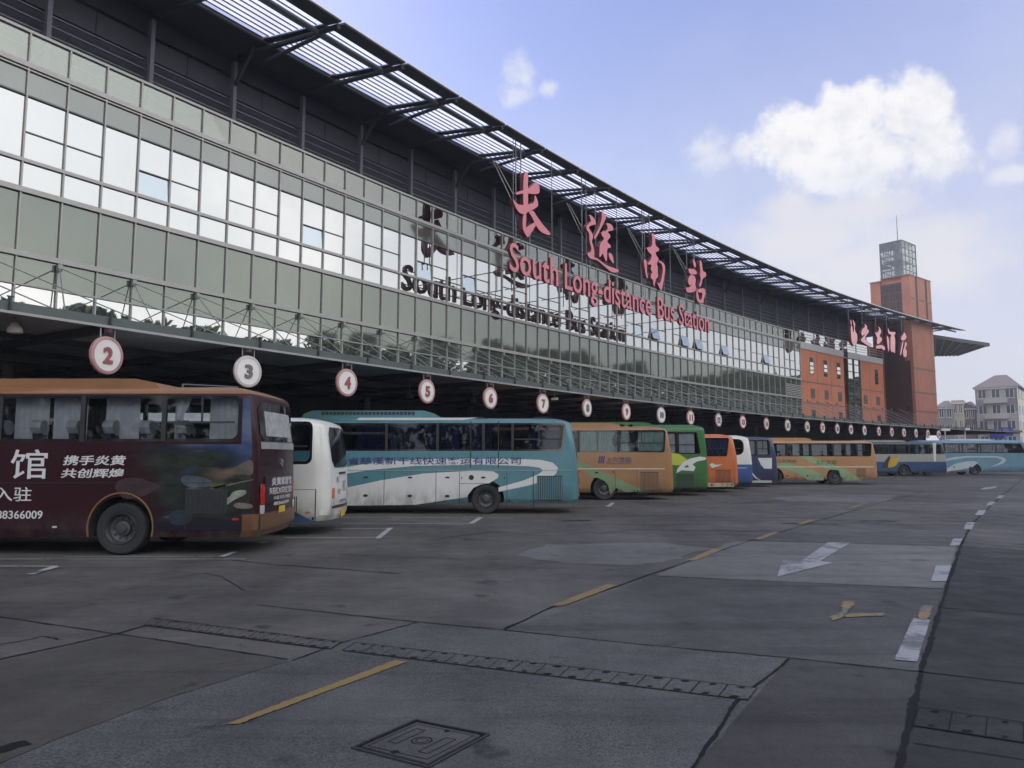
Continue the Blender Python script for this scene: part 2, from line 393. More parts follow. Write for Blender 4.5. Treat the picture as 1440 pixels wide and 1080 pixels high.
for i in range(0, 28):
    mb = MB(); flat_box(mb, i * 4 - 1.2, i * 4 + 1.2, 12.42, 12.49, .05, 2.6); bp(mb, 'gate_door', mk('gate_door', (.055, .06, .065), .25, .1))
    if i % 2 == 0:
        mb = MB(); mb.tube(P(i * 4 + 2, 9.6, 0), P(i * 4 + 2, 9.6, 4.9), .16, 12); bp(mb, 'hall_column', mk('hall_column', (.16, .16, .16), .6), None, smooth=40)
for k in range(-2, 44):
    sA = SF0 + MW * (2 * k + 1); zA = 7.36
    if sA > 92: break
    mb = MB()
    for sg in (-1, 1):
        mb.tube(P(sA, D - .1 if sA < 86 else 4.0, zA), P(sA + sg * 2.1, .1, 5.24), .017, 6)
    flat_box(mb, sA - .06, sA + .06, D - .16, D - .05, zA - .1, zA + .1)
    bp(mb, 'stay_rod', M_rod, CN)
for k in range(-4, 50):
    s = SF0 + MW * 2 * k; mb = MB()
    flat_box(mb, s - .025, s + .025, -.07, -.004, 5.06, 5.2); flat_box(mb, s - .015, s + .015, -.05, .06, 5.2, 5.36); flat_box(mb, s - .07, s + .07, -.045, -.02, 5.33, 5.36)
    bp(mb, 'bracket', M_dsteel, CN)

# ---- brick hotel wing
def brick_mat(name, col):
    m = bpy.data.materials.new(name); nt, b = nodes(m); N = nt.nodes; L = nt.links
    tc = N.new('ShaderNodeTexCoord'); nz = N.new('ShaderNodeTexNoise'); nz.inputs['Scale'].default_value = .7; nz.inputs['Detail'].default_value = 8
    L.new(tc.outputs['Object'], nz.inputs['Vector'])
    wv = N.new('ShaderNodeTexWave'); wv.bands_direction = 'Z'; wv.inputs['Scale'].default_value = 4.2; wv.inputs['Distortion'].default_value = .4
    L.new(tc.outputs['Object'], wv.inputs['Vector'])
    r = N.new('ShaderNodeMapRange'); r.inputs['To Min'].default_value = .72; r.inputs['To Max'].default_value = 1.25; L.new(nz.outputs['Fac'], r.inputs['Value'])
    r2 = N.new('ShaderNodeMapRange'); r2.inputs['To Min'].default_value = .9; r2.inputs['To Max'].default_value = 1.06; L.new(wv.outputs['Fac'], r2.inputs['Value'])
    mm = N.new('ShaderNodeMath'); mm.operation = 'MULTIPLY'; L.new(r.outputs[0], mm.inputs[0]); L.new(r2.outputs[0], mm.inputs[1])
    mx = N.new('ShaderNodeMix'); mx.data_type = 'RGBA'; mx.blend_type = 'MULTIPLY'; mx.inputs['Factor'].default_value = 1
    mx.inputs['A'].default_value = (*col, 1); L.new(mm.outputs[0], mx.inputs['B']); L.new(mx.outputs['Result'], b.inputs['Base Color'])
    b.inputs['Roughness'].default_value = .8; return m
M_brick = brick_mat('orange_brick', (.44, .152, .082))
M_brickd = brick_mat('tower_brick', (.34, .142, .10))
M_joint = mk('brick_joint', (.17, .12, .105), .8)
M_cop = mk('coping_grey', (.36, .37, .37), .5, .1, .08)
hl = P(76, 6, 0)
H = thing('hotel_building', hl, 'orange brick hotel wing with narrow windows between the glass hall and the tower', 'hotel building')
def hp(mb, name, m, par=None, **k): return mb.build(name, m, par or H, off=hl, **k)
SB, SE = S_END + .03, 85.75
mb = MB(); arcbox(mb, SB, 76.05, D, 20, 5.2, 12.5, 2); arcbox(mb, 80.1, SE, D, 20, 5.2, 12.5, 2); arcbox(mb, 76.05, 80.1, D + .5, 20, 5.2, 12.5, 2); hp(mb, 'wall', M_brick)
mb = MB(); arcbox(mb, SB, 76.05, D - .06, D - .002, 12.52, 13.2, 2); arcbox(mb, 77.1, SE, D - .06, D - .002, 12.52, 13.2, 2); hp(mb, 'coping', M_cop)
mb = MB(); arcbox(mb, SB, SE, D + .1, 8, 12.52, 12.6, 2); hp(mb, 'terrace_floor', M_cop)
for i in range(6):
    a = SB + (SE - SB) * i / 6; b = SB + (SE - SB) * (i + 1) / 6
    hp(pane(a + .04, b - .04, 13.22, 14.32, D + .02, tilt=jit(.008)), 'parapet_pane', M_win)
    mb = MB(); flat_box(mb, a - .03, a + .03, D - .03, D + .05, 13.2, 14.4)
    for z in (13.5, 13.78, 14.06, 14.34): flat_box(mb, a + .03, b - .03, D - .02, D + .01, z - .02, z + .02)
    hp(mb, 'railing', M_alu)
for s in (69.9, 72.97, 82.3):
    mb = MB(); flat_box(mb, s - .03, s + .03, D - .012, D - .001, 5.3, 12.5); hp(mb, 'vertical_joint', M_joint)
for z in (9.28, 7.16):
    mb = MB(); arcbox(mb, SB, 76.0, D - .018, D - .001, z - .06, z + .06, 2); arcbox(mb, 80.15, SE, D - .018, D - .001, z - .06, z + .06, 2); hp(mb, 'string_course', M_joint)
mb = MB(); flat_box(mb, 76.1, 77.08, D + .4, D + .49, 5.2, 13.3); hp(mb, 'dark_slot', M_dglass)
for i in range(9):
    for j in range(2):
        a = 77.12 + j * 1.5; z = 5.3 + i * .83
        hp(pane(a + .03, a + 1.42, z + .03, z + .8, D + .1, tilt=jit(.006), yaw=jit(.006)), 'stair_window', M_win)
mb = MB()
for j in range(3): flat_box(mb, 77.1 + 1.5 * j - .03, 77.1 + 1.5 * j + .03, D - .01, D + .1, 5.2, 12.8)
for i in range(10): flat_box(mb, 77.13, 80.07, D + .0, D + .09, 5.3 + i * .83 - .025, 5.3 + i * .83 + .025)
hp(mb, 'stair_window_frame', M_alud)
def win(a, b, z0, z1, kind):
    fr = MB(); flat_box(fr, a, b, D - .004, D - .001, z0, z1); f = hp(fr, 'window', M_dark)
    if kind == 'l':
        l = MB(); n = 9
        for i in range(n): flat_box(l, a + .04, b - .04, D - .03, D - .006, z0 + (z1 - z0) * (i + .2) / n, z0 + (z1 - z0) * (i + .7) / n)
        hp(l, 'louvre', mk('window_louvre', (.16, .13, .12), .6), f)
    else:
        n = 4 if kind == 't' else 2; l = MB()
        for i in range(n):
            if kind == 't' and i == n - 1: continue
            g = pane(a + .06, b - .06, z0 + (z1 - z0) * i / n + .05, z0 + (z1 - z0) * (i + 1) / n - .05, D - .03, tilt=jit(.01)); l.add(g.v, g.f)
        hp(l, 'pane', M_win, f)
for a in (68.22, 71.32, 74.35, 83.58): win(a, a + .84, 10.08, 11.8, 't')
for a in (68.27, 71.34, 74.44, 80.6, 83.7): win(a, a + .9, 7.69, 8.68, 'l')
for a in (68.3, 74.43, 83.76): win(a, a + .85, 5.85, 6.55, 's')

# ---- tower
tl = P(91, 4.5, 0)
T = thing('brick_tower', tl, 'tall brick tower with a glass lantern and aerial behind the end of the roof', 'tower')
def tp(mb, name, m, par=None, **k): return mb.build(name, m, par or T, off=tl, **k)
ST, SR, DF, DB, TT = 88.0, 93.85, 2.38, 6.95, 23.1
def Q(s, d, z):          # straight local frame of the tower
    a = heading(91); x, y = plan(91, 4.5); return Vector((x + (s - 91) * sin(a) - (d - 4.5) * cos(a), y + (s - 91) * cos(a) + (d - 4.5) * sin(a), z))
def qbox(mb, s0, s1, d0, d1, z0, z1, mi=0):
    vs = [Q(s, d, z) for s in (s0, s1) for d in (d0, d1) for z in (z0, z1)]
    mb.add(vs, [(0, 1, 3, 2), (4, 6, 7, 5), (0, 4, 5, 1), (2, 3, 7, 6), (0, 2, 6, 4), (1, 5, 7, 3)], mi)
mb = MB(); qbox(mb, ST + .12, SR, DF, DB - 1.2, 5.2, TT); qbox(mb, ST + .0, ST + .12, DF, DF + .92, 13, TT); qbox(mb, ST, SR, DB - 1.2, DB, 5.2, TT - .25); qbox(mb, ST, ST + .12, DF, DF + .35, 5.2, 13)
tp(mb, 'shaft', M_brickd)
mb = MB(); qbox(mb, ST + .05, ST + .11, DF + .36, DB - 1.21, 5.2, 13.0)
qbox(mb, ST + .05, ST + .11, DF + .93, DB - 1.21, 13.0, TT - .7); tp(mb, 'dark_side_glazing', mk('tower_dark_glass', (.055, .03, .028), .3, 0, .3, .4))
for i in range(9):
    mb = MB(); z = 14.2 + i; qbox(mb, ST + .02, ST + .045, DF + .95, DB - 1.22, z - .03, z + .03); tp(mb, 'glazing_bar', M_alud)
for i in range(3):
    mb = MB(); d = DF + 1.6 + i * .75; qbox(mb, ST + .0, ST + .018, d - .03, d + .03, 13.1, TT - .8); tp(mb, 'glazing_bar', M_alud)
for a, b in ((89.55, 90.0), (92.2, 92.65)):
    mb = MB(); qbox(mb, a, b, DF - .02, DF - .003, 18.3, TT - .02); tp(mb, 'slot_window', M_dark)
for z in (7.1, 9.3, 12.1, 20.4, 18.2):
    mb = MB(); qbox(mb, ST - .02, SR + .02, DF - .03, DF - .003, z - .07, z + .07); tp(mb, 'string_course', M_joint)
for s in (ST + .75, SR - .75):
    mb = MB(); qbox(mb, s - .03, s + .03, DF - .012, DF - .002, 5.3, 18.1); tp(mb, 'vertical_joint', M_joint)
mb = MB(); qbox(mb, ST - .06, SR + .06, DF - .06, DB - 1.25, TT, TT + .12); qbox(mb, ST - .06, SR + .06, DB - 1.24, DB + .06, TT - .25, TT - .13); tp(mb, 'coping', mk('tower_coping', (.2, .15, .14), .6))
LA, LB, LC, LD, LT = 88.35, 92.1, 3.2, 5.75, 27.55
M_lant = glassy('lantern_glass', (.80, .82, .81), (.60, .62, .62), .04, .24)
mb = MB(); qbox(mb, LA, LB, LC, LD, TT - .6, LT); LN = tp(mb, 'lantern', M_lant)
mb = MB()
for s in (LA, LB):
    for d in (LC, LD): qbox(mb, s - .05, s + .05, d - .05, d + .05, TT - .6, LT + .03)
for i in range(6):
    z = TT + .1 + i * (LT - TT - .1) / 5
    qbox(mb, LA - .03, LB + .03, LC - .045, LC + .03, z - .04, z + .04); qbox(mb, LA - .03, LB + .03, LD - .03, LD + .045, z - .04, z + .04)
    qbox(mb, LA - .045, LA + .03, LC + .03, LD - .03, z - .038, z + .038); qbox(mb, LB - .03, LB + .045, LC + .03, LD - .03, z - .038, z + .038)
for i in range(1, 4):
    s = LA + (LB - LA) * i / 4; d = LC + (LD - LC) * i / 4
    for dd in (LC, LD): qbox(mb, s - .025, s + .025, dd - .03, dd + .03, TT, LT)
    for ss in (LA, LB): qbox(mb, ss - .03, ss + .03, d - .025, d + .025, TT, LT)
tp(mb, 'lantern_frame', M_steel, LN)
mb = MB(); qbox(mb, LA + 1.5, LA + 1.9, LC + 1, LC + 1.5, TT, LT - .2); qbox(mb, LA + .2, LB - .2, LC + .2, LD - .2, TT + 2.1, TT + 2.2); qbox(mb, LA + 1.9, LB - .5, LC + 1.2, LC + 1.3, TT, TT + 3.8); tp(mb, 'stair_core', M_steel, LN)
mb = MB(); mb.tube(Q(90.2, 4.4, LT), Q(90.2, 4.4, LT + 3.7), .06, 6, r2=.03); mb.tube(Q(89.7, 4.2, LT), Q(89.7, 4.2, LT + 1.1), .025, 6); mb.bar(Q(89.7, 4.2, LT + .3), Q(90.2, 4.4, LT + .3), .03, .03); tp(mb, 'aerial', M_steel)

# ---- numbered bay signs
us = {2: 148, 3: 348, 4: 488, 5: 601, 6: 690, 7: 764, 8: 826, 9: 881, 10: 930, 11: 971, 12: 1010, 13: 1044, 14: 1077, 15: 1106.7, 16: 1134, 17: 1155.5, 18: 1176,
      19: 1195, 20: 1214, 21: 1234, 22: 1252, 23: 1269, 24: 1286, 25: 1302.5, 26: 1317.5}
pale = {3, 10, 15, 20, 24}
greyn = {3, 7, 8, 10, 12, 15, 16, 18}
for nmb, u in us.items():
    s, _ = on(u, 560, 0.0)
    base = P(s, 0, CAMZ + 2.414); a = heading(s) - (.22 if nmb == 2 else rnd.uniform(-.05, .05))
    out = Vector((cos(a), -sin(a), 0)); rt = Vector((sin(a), cos(a), 0)); up = Vector((0, 0, 1))
    lab = 'round white bay sign reading %d with a %s rim, hanging from the canopy edge' % (nmb, 'pale' if nmb in pale else 'faded red')
    t = thing('bay_sign', base, lab, 'bay sign', 'numbered bay signs along the canopy edge')
    fn = lambda x, z, q: rt * x + up * z + out * q
    m = MB(); m.lathe([(.34, -.07), (.458, -.07), (.458, .0), (.44, .012), (.378, .012)], fn, 36, caps=False)
    m.build('rim', M_rimw if nmb in pale else M_rim, t, smooth=50)
    m = MB(); m.lathe([(.379, -.05), (.379, .005)], fn, 36); m.build('face', M_white, t, smooth=50)
    st = str(nmb); w = .13 if len(st) == 1 else .2
    text_mb(st, lambda x, y, q: rt * x + up * y + out * (.006 + q), (-w, w, -.2, .2), .035, .035).build('numeral', M_numd if nmb in greyn else M_num, t)
    for sg in (-1, 1):
        m = MB(); m.tube(rt * (sg * .2) + up * .42 - out * .03, rt * (sg * .2) + up * (5.0 - base.z + .05) - out * .03, .022, 6); m.build('hanger_rod', M_rod, t)
    m = MB(); m.box(-.07, .07, -.06, .06, .55, .66); m.build('junction_box', mk('box_maroon', (.12, .05, .06), .5), t)

# ---- roof letters
LD0 = 1.57
def trace(polys, crop, sc_, dface=LD0, th=.22):
    """outlines read off the sign, laid on the real letter plane"""
    mb = MB()
    for i, pg in enumerate(polys):
        pts = [on(crop[0] + x / sc_, crop[1] + y / sc_, dface) for x, y in pg]
        # round the corners once (brush strokes have no hard points)
        q = []
        for j in range(len(pts)):
            p0, p1 = pts[j], pts[(j + 1) % len(pts)]
            q += [(p0[0] * .78 + p1[0] * .22, p0[1] * .78 + p1[1] * .22), (p0[0] * .22 + p1[0] * .78, p0[1] * .22 + p1[1] * .78)]
        e = i * .006
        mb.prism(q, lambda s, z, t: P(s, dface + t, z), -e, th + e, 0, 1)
    return mb
CH = {
 'chang': ((700, 230), 9.39, [
  [(345,130),(375,105),(402,130),(398,300),(402,560),(380,680),(335,680),(340,560),(335,350)],
  [(230,392),(300,360),(400,340),(500,240),(540,270),(555,345),(545,395),(490,405),(400,395),(300,400),(245,410)],
  [(195,455),(230,510),(270,540),(330,550),(400,540),(480,520),(485,405),(510,450),(535,530),(520,575),(450,615),(400,640),(330,672),(280,650),(240,590),(205,510)],
  [(330,670),(375,670),(370,760),(365,850),(420,815),(490,770),(505,810),(455,890),(395,985),(350,920),(322,840)],
  [(400,640),(460,615),(520,710),(600,820),(690,920),(690,945),(640,940),(560,900),(500,820),(440,690)]]),
 'tu': ((805, 285), 9.82, [
  [(225,150),(300,210),(330,300),(270,310),(235,330),(225,350),(280,430),(285,480),(265,530),(300,640),(305,740),(280,780),(240,770),(205,715),(215,690),(255,680),(265,630),(235,530),(235,430),(195,370),(190,320),(240,270),(260,250)],
  [(305,745),(380,800),(480,870),(640,925),(640,950),(590,970),(530,955),(440,880),(340,790),(260,780)],
  [(400,105),(455,160),(460,220),(420,300),(330,480),(295,505),(295,470),(370,340),(405,220)],
  [(460,275),(540,300),(570,380),(500,395),(480,405),(520,450),(520,480),(480,520),(480,550),(525,590),(530,620),(475,630),(475,800),(460,815),(430,740),(415,700),(380,755),(365,740),(375,560),(440,500),(400,450),(395,405),(450,395),(490,360)],
  [(495,685),(550,720),(570,840),(555,840),(500,760)]]),
 'nan': ((890, 320), 10.8, [
  [(280,90),(320,90),(335,150),(345,280),(395,310),(400,350),(350,370),(345,400),(385,460),(392,500),(360,540),(380,600),(375,660),(385,750),(345,785),(330,900),(315,880),(305,790),(270,770),(275,710),(300,680),(270,640),(285,560),(215,560),(270,490),(285,440),(285,410),(235,370),(205,300),(290,295),(295,150)],
  [(160,485),(200,485),(215,560),(210,640),(230,770),(205,760),(185,660)],
  [(390,500),(440,515),(485,570),(490,650),(465,800),(440,950),(415,950),(360,820),(410,860),(440,740),(455,620),(430,540),(390,530)]]),
 'zhan': ((955, 355), 13.5, [
  [(260,110),(320,200),(320,280),(295,280),(270,230)],
  [(170,300),(300,320),(340,380),(330,415),(210,420),(180,350)],
  [(170,480),(230,420),(290,450),(320,530),(300,600),(320,660),(315,740),(150,770),(120,670),(210,660),(265,500),(210,640),(170,590)],
  [(380,130),(430,180),(445,360),(500,370),(515,450),(440,500),(420,620),(385,660),(370,640),(410,520),(390,420),(400,360)],
  [(330,640),(345,740),(380,900),(345,945),(318,830)],
  [(340,700),(480,670),(497,790),(460,905),(460,970),(350,950),(350,895),(420,900),(440,760),(360,765)]]),
}
words = {'chang': ('first and largest pink brush character, looking like a running figure, hung from the roof edge', 733, 740, 240, 338),
         'tu': ('second pink brush character with a long sweeping tail stroke, hung under the roof edge', 826, 845, 300, 383),
         'nan': ('third pink brush character, a cross above a tall box, under the roof edge', 911, 921, 330, 408),
         'zhan': ('fourth and last pink brush character, made of two halves, left of the red word Station', 973, 984, 362, 427)}
for k, (crop, scl, polys) in CH.items():
    lab, u0, u1, vt, vb = words[k]
    s, z = on((u0 + u1) / 2, (vt + vb) / 2, LD0)
    t = thing('roof_character', P(s, LD0 + .3, z), lab, 'sign character', 'large pink characters hung from the roof')
    lo = P(s, LD0 + .3, z)
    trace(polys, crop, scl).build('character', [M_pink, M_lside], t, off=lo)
    for u in (u0, u1):
        a, _ = on(u, vb, LD0); m = MB(); _, zb = on(u, vb + 6, LD0)
        m.tube(P(a, LD0 + .33, zb), P(a, LD0 + .33, 17.66), .03, 6); m.build('hanger_pole', M_steel, t, off=lo)
    for i in (0, 1):
        m = MB(); m.tube(P(s - .35, LD0 + .3, z + .4 - i * .5), P(s - .75 - i * .25, 2.75, z + 2.3), .022, 6); m.build('stay_rod', M_rod, t, off=lo)
sS, zS0 = on(716, 383, LD0); sE, zE0 = on(992, 467, LD0)
_, zS1 = on(718, 343, LD0); zb0 = (zS0 + zE0) / 2; zt0 = zb0 + (zS1 - zS0)
lo = P((sS + sE) / 2, LD0, zb0)
t = thing('name_sign', lo, 'red English lettering South Long-distance Bus Station in front of the glass front', 'sign')
for wd, ua, ub in (('South', 713, 782), ('Long-distance', 791, 913.5), ('Bus', 921, 945.5), ('Station', 951, 994)):
    a, b = on(ua, 400, LD0)[0], on(ub, 440, LD0)[0]
    vs, fs = glyphs(wd, .008); xs0 = min(v[0] for v in vs); xs1 = max(v[0] for v in vs)
    capH = max(v[1] for v in glyphs('S', .008)[0]) - min(v[1] for v in glyphs('S', .008)[0])
    b0 = min(v[1] for v in glyphs('S', .008)[0])
    # each letter its own mesh
    cur = ''
    for ch in wd:
        pre = max(v[0] for v in glyphs(cur + '|', .008)[0]) if cur else None
        full_vs = glyphs(cur + ch, .008)[0]
        gv, gf = glyphs(ch, .008)
        gx1 = max(v[0] for v in full_vs) if ch else 0
        gw = max(v[0] for v in gv) - min(v[0] for v in gv)
        x1_ = gx1; x0_ = gx1 - gw
        cur += ch
        A = a + (x0_ - xs0) / (xs1 - xs0) * (b - a); Bq = a + (x1_ - xs0) / (xs1 - xs0) * (b - a)
        y0_ = min(v[1] for v in gv); y1_ = max(v[1] for v in gv)
        Z0 = zb0 + (y0_ - b0) / capH * (zt0 - zb0); Z1 = zb0 + (y1_ - b0) / capH * (zt0 - zb0)
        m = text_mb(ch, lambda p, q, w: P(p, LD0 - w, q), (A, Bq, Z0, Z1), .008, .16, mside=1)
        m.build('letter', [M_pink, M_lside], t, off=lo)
m = MB(); arcbox(m, sS - .3, sE + .3, LD0 + .06, LD0 + .11, zb0 + .25, zb0 + .3, 2); arcbox(m, sS - .3, sE + .3, LD0 + .06, LD0 + .11, zt0 - .4, zt0 - .35, 2)
m.build('support_rail', M_steel, t, off=lo)
i = 0; s = sS + .5
while s < sE:
    m = MB(); m.tube(P(s, LD0 + .13, zb0 + .2), P(s, LD0 + .13, 17.66), .02, 6); m.bar(P(s, LD0 + .14, zb0 + .28), P(s, D - .1, zb0 + .28), .04, .04); m.build('hanger_pole', M_steel, t, off=lo); s += 3.4
HC = [[[(155,190),(185,260),(180,330),(165,310)],[(200,190),(255,290),(240,420),(300,520),(295,650),(250,750),(215,740),(175,640),(160,340),(190,330),(210,480),(230,430),(225,310)]],
      [[(435,280),(495,340),(495,400),(545,440),(430,600),(600,710),(590,745),(520,745),(370,640),(370,610),(480,480),(395,545),(375,480),(400,400),(460,350)]],
      [[(715,335),(750,370),(790,450),(740,540),(800,590),(790,640),(720,710),(690,690),(700,570),(690,550),(650,460),(700,480),(745,410)],[(670,740),(780,720),(850,750),(860,820),(830,830),(790,790),(680,800)]],
      [[(920,370),(950,460),(1065,455),(1070,500),(1040,520),(1065,590),(1060,910),(1030,860),(970,860),(965,590),(990,520),(930,495),(915,430)],[(885,510),(940,590),(945,850),(920,850)]],
      [[(1240,450),(1280,520),(1300,570),(1240,635),(1185,620),(1185,560),(1230,510)],[(1210,640),(1235,640),(1180,940),(1160,920)],[(1260,650),(1305,700),(1260,790),(1300,850),(1290,970),(1225,960),(1220,830),(1250,760)]]]
s, z = on(1235, 470, LD0); lo = P(s, LD0, z)
t = thing('hotel_sign', lo, 'five slim pink brush characters hung under the roof in front of the brick wing', 'sign')
M_pink2 = mk('hotel_letter_face', (.72, .34, .36), .45, 0, .1, 1.5)
for pol in HC: trace(pol, (1185, 435), 14.4).build('character', [M_pink2, M_lside], t, off=lo)
for u in (1198, 1217, 1236, 1251, 1272):
    a, zz = on(u, 463, LD0); m = MB(); m.tube(P(a, LD0 + .3, zz - 1.5), P(a, LD0 + .3, 17.66), .03, 6); m.build('hanger_pole', M_steel, t, off=lo)

# ---- lamps and cameras under the canopy edge
for (u, v, d, lab) in ((21, 463, .8, 'white dome lamp hanging under the canopy left of the sign reading 2'), (576, 557, 3.0, 'dark bell lamp hanging above the roof pod of the teal coach'), (666, 564, 3.0, 'dark bell lamp hanging above the middle windows of the teal coach')):
    s, z = on(u, v, d); b = P(s, d, z); t = thing('pendant_lamp', b, lab, 'lamp')
    m = MB(); m.lathe([(.02, .16), (.07, .15), (.15, .02), (.16, -.08)], lambda x, y, q: Vector((x, y, q)), 20); m.build('lamp_shade', M_white if d < 1 else M_steel, t, smooth=50)
    m = MB(); m.tube((0, 0, .15), (0, 0, 5.06 - z), .02, 6); m.build('stem', M_rod, t)
for (u, v, lab) in ((780, 561, 'small white surveillance camera hanging right of the sign reading 7'), (1024, 580, 'tiny surveillance camera hanging between the signs reading 12 and 13')):
    s, z = on(u, v, .3); b = P(s, .3, z); t = thing('surveillance_camera', b, lab, 'camera')
    a = heading(s); o_ = Vector((cos(a), -sin(a), 0))
    m = MB(); m.obox((0, 0, 0), o_ * .17, o_.cross(Vector((0, 0, 1))) * .05, (0, 0, .055)); m.build('housing', M_white, t)
    m = MB(); m.tube(o_ * .17, o_ * .2, .035, 12); m.build('lens', M_dark, t)
    m = MB(); m.tube((0, 0, .05), (0, 0, 5.06 - z), .02, 6); m.build('bracket', M_rod, t)
#@@PART3
# ------------------------------------------------------------------ coaches (local frame: rear at x=0, front at x=-L, camera-side flank at y=0)
import bmesh
class Coach: pass
def coach(name, label, X, Y, H, W=2.5, L=11.5, paint=None, roof=None, bands=(), win=None, pillars=(), wheels=(-2.7, -8.9), wr=.5,
          curtains=(), curm=None, seats=None, rearwin=None, rake=.28, rc=.34, bulge=.07, cat='coach', zb=.34, glass=None, slant=0.0, rearmat=None, rr=.3, interior=True, gold=None):
    t = thing(name, (X, Y, 0), label, cat, 'coaches parked at the bays')
    c = Coach(); c.t = t; c.X, c.Y, c.H, c.W, c.L = X, Y, H, W, L; c.rc = rc
    zw0, zw1, xw1, xw0 = win                         # window band bottom, top, rear end, front end (local x)
    mats = [paint, M_int, roof or paint] + [b[2] for b in bands] + ([rearmat] if rearmat else []) + ([gold] if gold else [])
    def inset(z):
        if z < zb + .14: return .06 * (1 - (z - zb) / .14)
        if z > H - .24:
            q = (z - (H - .24)) / .24; return .46 * q ** 3 + .04 * q
        return 0.0
    def rk(z): return rake * max(0, (z - 1.25) / (H - 1.25)) ** 1.7
    def rear_pt(tt, z, off=0.0):                     # tt in -1..1 across the tail
        e = inset(z); y = W / 2 + tt * (W / 2 - rc - e); x = -e - rk(z) + bulge * (1 - tt * tt) * (1 if z < H - .2 else .6)
        return Vector((x + off, y, z))
    zs = sorted(set([zb, zb + .07, zb + .14, 1.0, zw0 - .04, zw1 + .04, H - .24, H - .16, H - .1, H - .05, H - .02, H] + [b[i] for b in bands for i in (0, 1) if zb < b[i] < H] + ([.78] if gold else [])))
    vs = []; NR = 0
    for z in zs:
        e = inset(z); xr = -e - rk(z); xf = -L + e + .5 * max(0, (z - 1.0) / (H - 1.0)) ** 1.3
        ring = []
        for i in range(7):
            a = pi / 2 * i / 6; ring.append((xf + rc - rc * cos(pi / 2 - a), e + rc - rc * sin(pi / 2 - a) + 0)) if False else None
        # front near corner -> flank -> rear near corner -> tail -> far side -> front
        for i in range(7):
            a = pi + pi / 2 * i / 6; ring.append((xf + rc + rc * cos(a), e + rc + rc * sin(a)))
        ring.append((xr - rc - .16, e))
        for i in range(7):
            a = -pi / 2 + pi / 2 * i / 6; ring.append((xr - rc + rc * cos(a), e + rc + rc * sin(a)))
        for i in range(1, 8):
            tt = -1 + 2 * i / 8; p = rear_pt(tt, z); ring.append((p.x, p.y))
        for i in range(7):
            a = pi / 2 * i / 6; ring.append((xr - rc + rc * cos(a), W - e - rc + rc * sin(a)))
        for i in range(7):
            a = pi / 2 + pi / 2 * i / 6; ring.append((xf + rc + rc * cos(a), W - e - rc + rc * sin(a)))
        for i in range(1, 4): ring.append((xf, W - rc - e - (W - 2 * rc - 2 * e) * i / 4))
        vs += [(x, y, z) for x, y in ring]; NR = len(ring)
    fs = []; mi = []
    for j in range(len(zs) - 1):
        for i in range(NR):
            f = (j * NR + i, j * NR + (i + 1) % NR, (j + 1) * NR + (i + 1) % NR, (j + 1) * NR + i); fs.append(f)
            zc = (zs[j] + zs[j + 1]) / 2; xc = sum(vs[q][0] for q in f) / 4; yc = sum(vs[q][1] for q in f) / 4
            m = 0
            if roof and zc > zw1 + .04: m = 2
            for bi, b in enumerate(bands):
                if b[0] <= zc <= b[1]: m = 3 + bi
            if rearmat and xc > -rc - .1 - rk(zc) and yc > .12 and zc < zw1 + .1: m = 3 + len(bands)
            if gold and zc < .78 and xc > -rc - .14: m = len(mats) - 1
            mi.append(m)
    fs.append(tuple(range(NR))[::-1]); mi.append(1)
    fs.append(tuple(range((len(zs) - 1) * NR, len(zs) * NR))); mi.append(2 if roof else 0)
    b_ = MB(); b_.v = vs; b_.f = [list(f) for f in fs]; b_.m = mi
    body = b_.build('body', mats, t)
    # openings cut right through: window band and wheel arches
    cu = MB()
    wx0, wx1 = xw0, xw1
    def rrect(x0, x1, z0, z1, r, sl=0.0):
        pts = []
        for cx, cz, a0 in ((x1 - r, z1 - r, 0), (x0 + r, z1 - r, pi / 2), (x0 + r, z0 + r, pi), (x1 - r, z0 + r, 3 * pi / 2)):
            for i in range(5):
                a = a0 + pi / 2 * i / 4; pts.append((cx + r * cos(a), cz + r * sin(a)))
        return [(x + (sl * (z - z1) if x > (x0 + x1) / 2 else 0), z) for x, z in pts]
    wp = rrect(wx0, wx1, zw0, zw1, rr if rr < (zw1 - zw0) / 2 else (zw1 - zw0) / 2 - .02, slant)
    cu.prism(wp, lambda a, b, q: Vector((a, q, b)), -.3, W + .3, 1)
    for wx in wheels:
        pts = [(wx + (wr + .11) * cos(2 * pi * i / 24), wr + .02 + (wr + .11) * sin(2 * pi * i / 24)) for i in range(24)]
        cu.prism(pts, lambda a, b, q: Vector((a, q, b)), -.3, .62, 1); cu.prism(pts, lambda a, b, q: Vector((a, q, b)), W - .62, W + .3, 1)
    co = cu.build('cut', mats, t)
    md = body.modifiers.new('b', 'BOOLEAN'); md.operation = 'DIFFERENCE'; md.object = co; md.solver = 'EXACT'
    bpy.context.view_layer.update(); dg = bpy.context.evaluated_depsgraph_get(); dg.update(); me = bpy.data.meshes.new_from_object(body.evaluated_get(dg))
    body.modifiers.clear(); old = body.data; body.data = me; bpy.data.meshes.remove(old); bpy.data.objects.remove(co)
    me.name = 'body'
    me.polygons.foreach_set('use_smooth', [True] * len(me.polygons)); me.set_sharp_from_angle(angle=radians(28))
    c.body = body
    # glass, pillars, curtains, seats (both flanks)
    xs = sorted([wx0 + .02] + [p for p in pillars if wx0 < p < wx1] + [wx1 - .02])
    g_ = glass or M_cglass
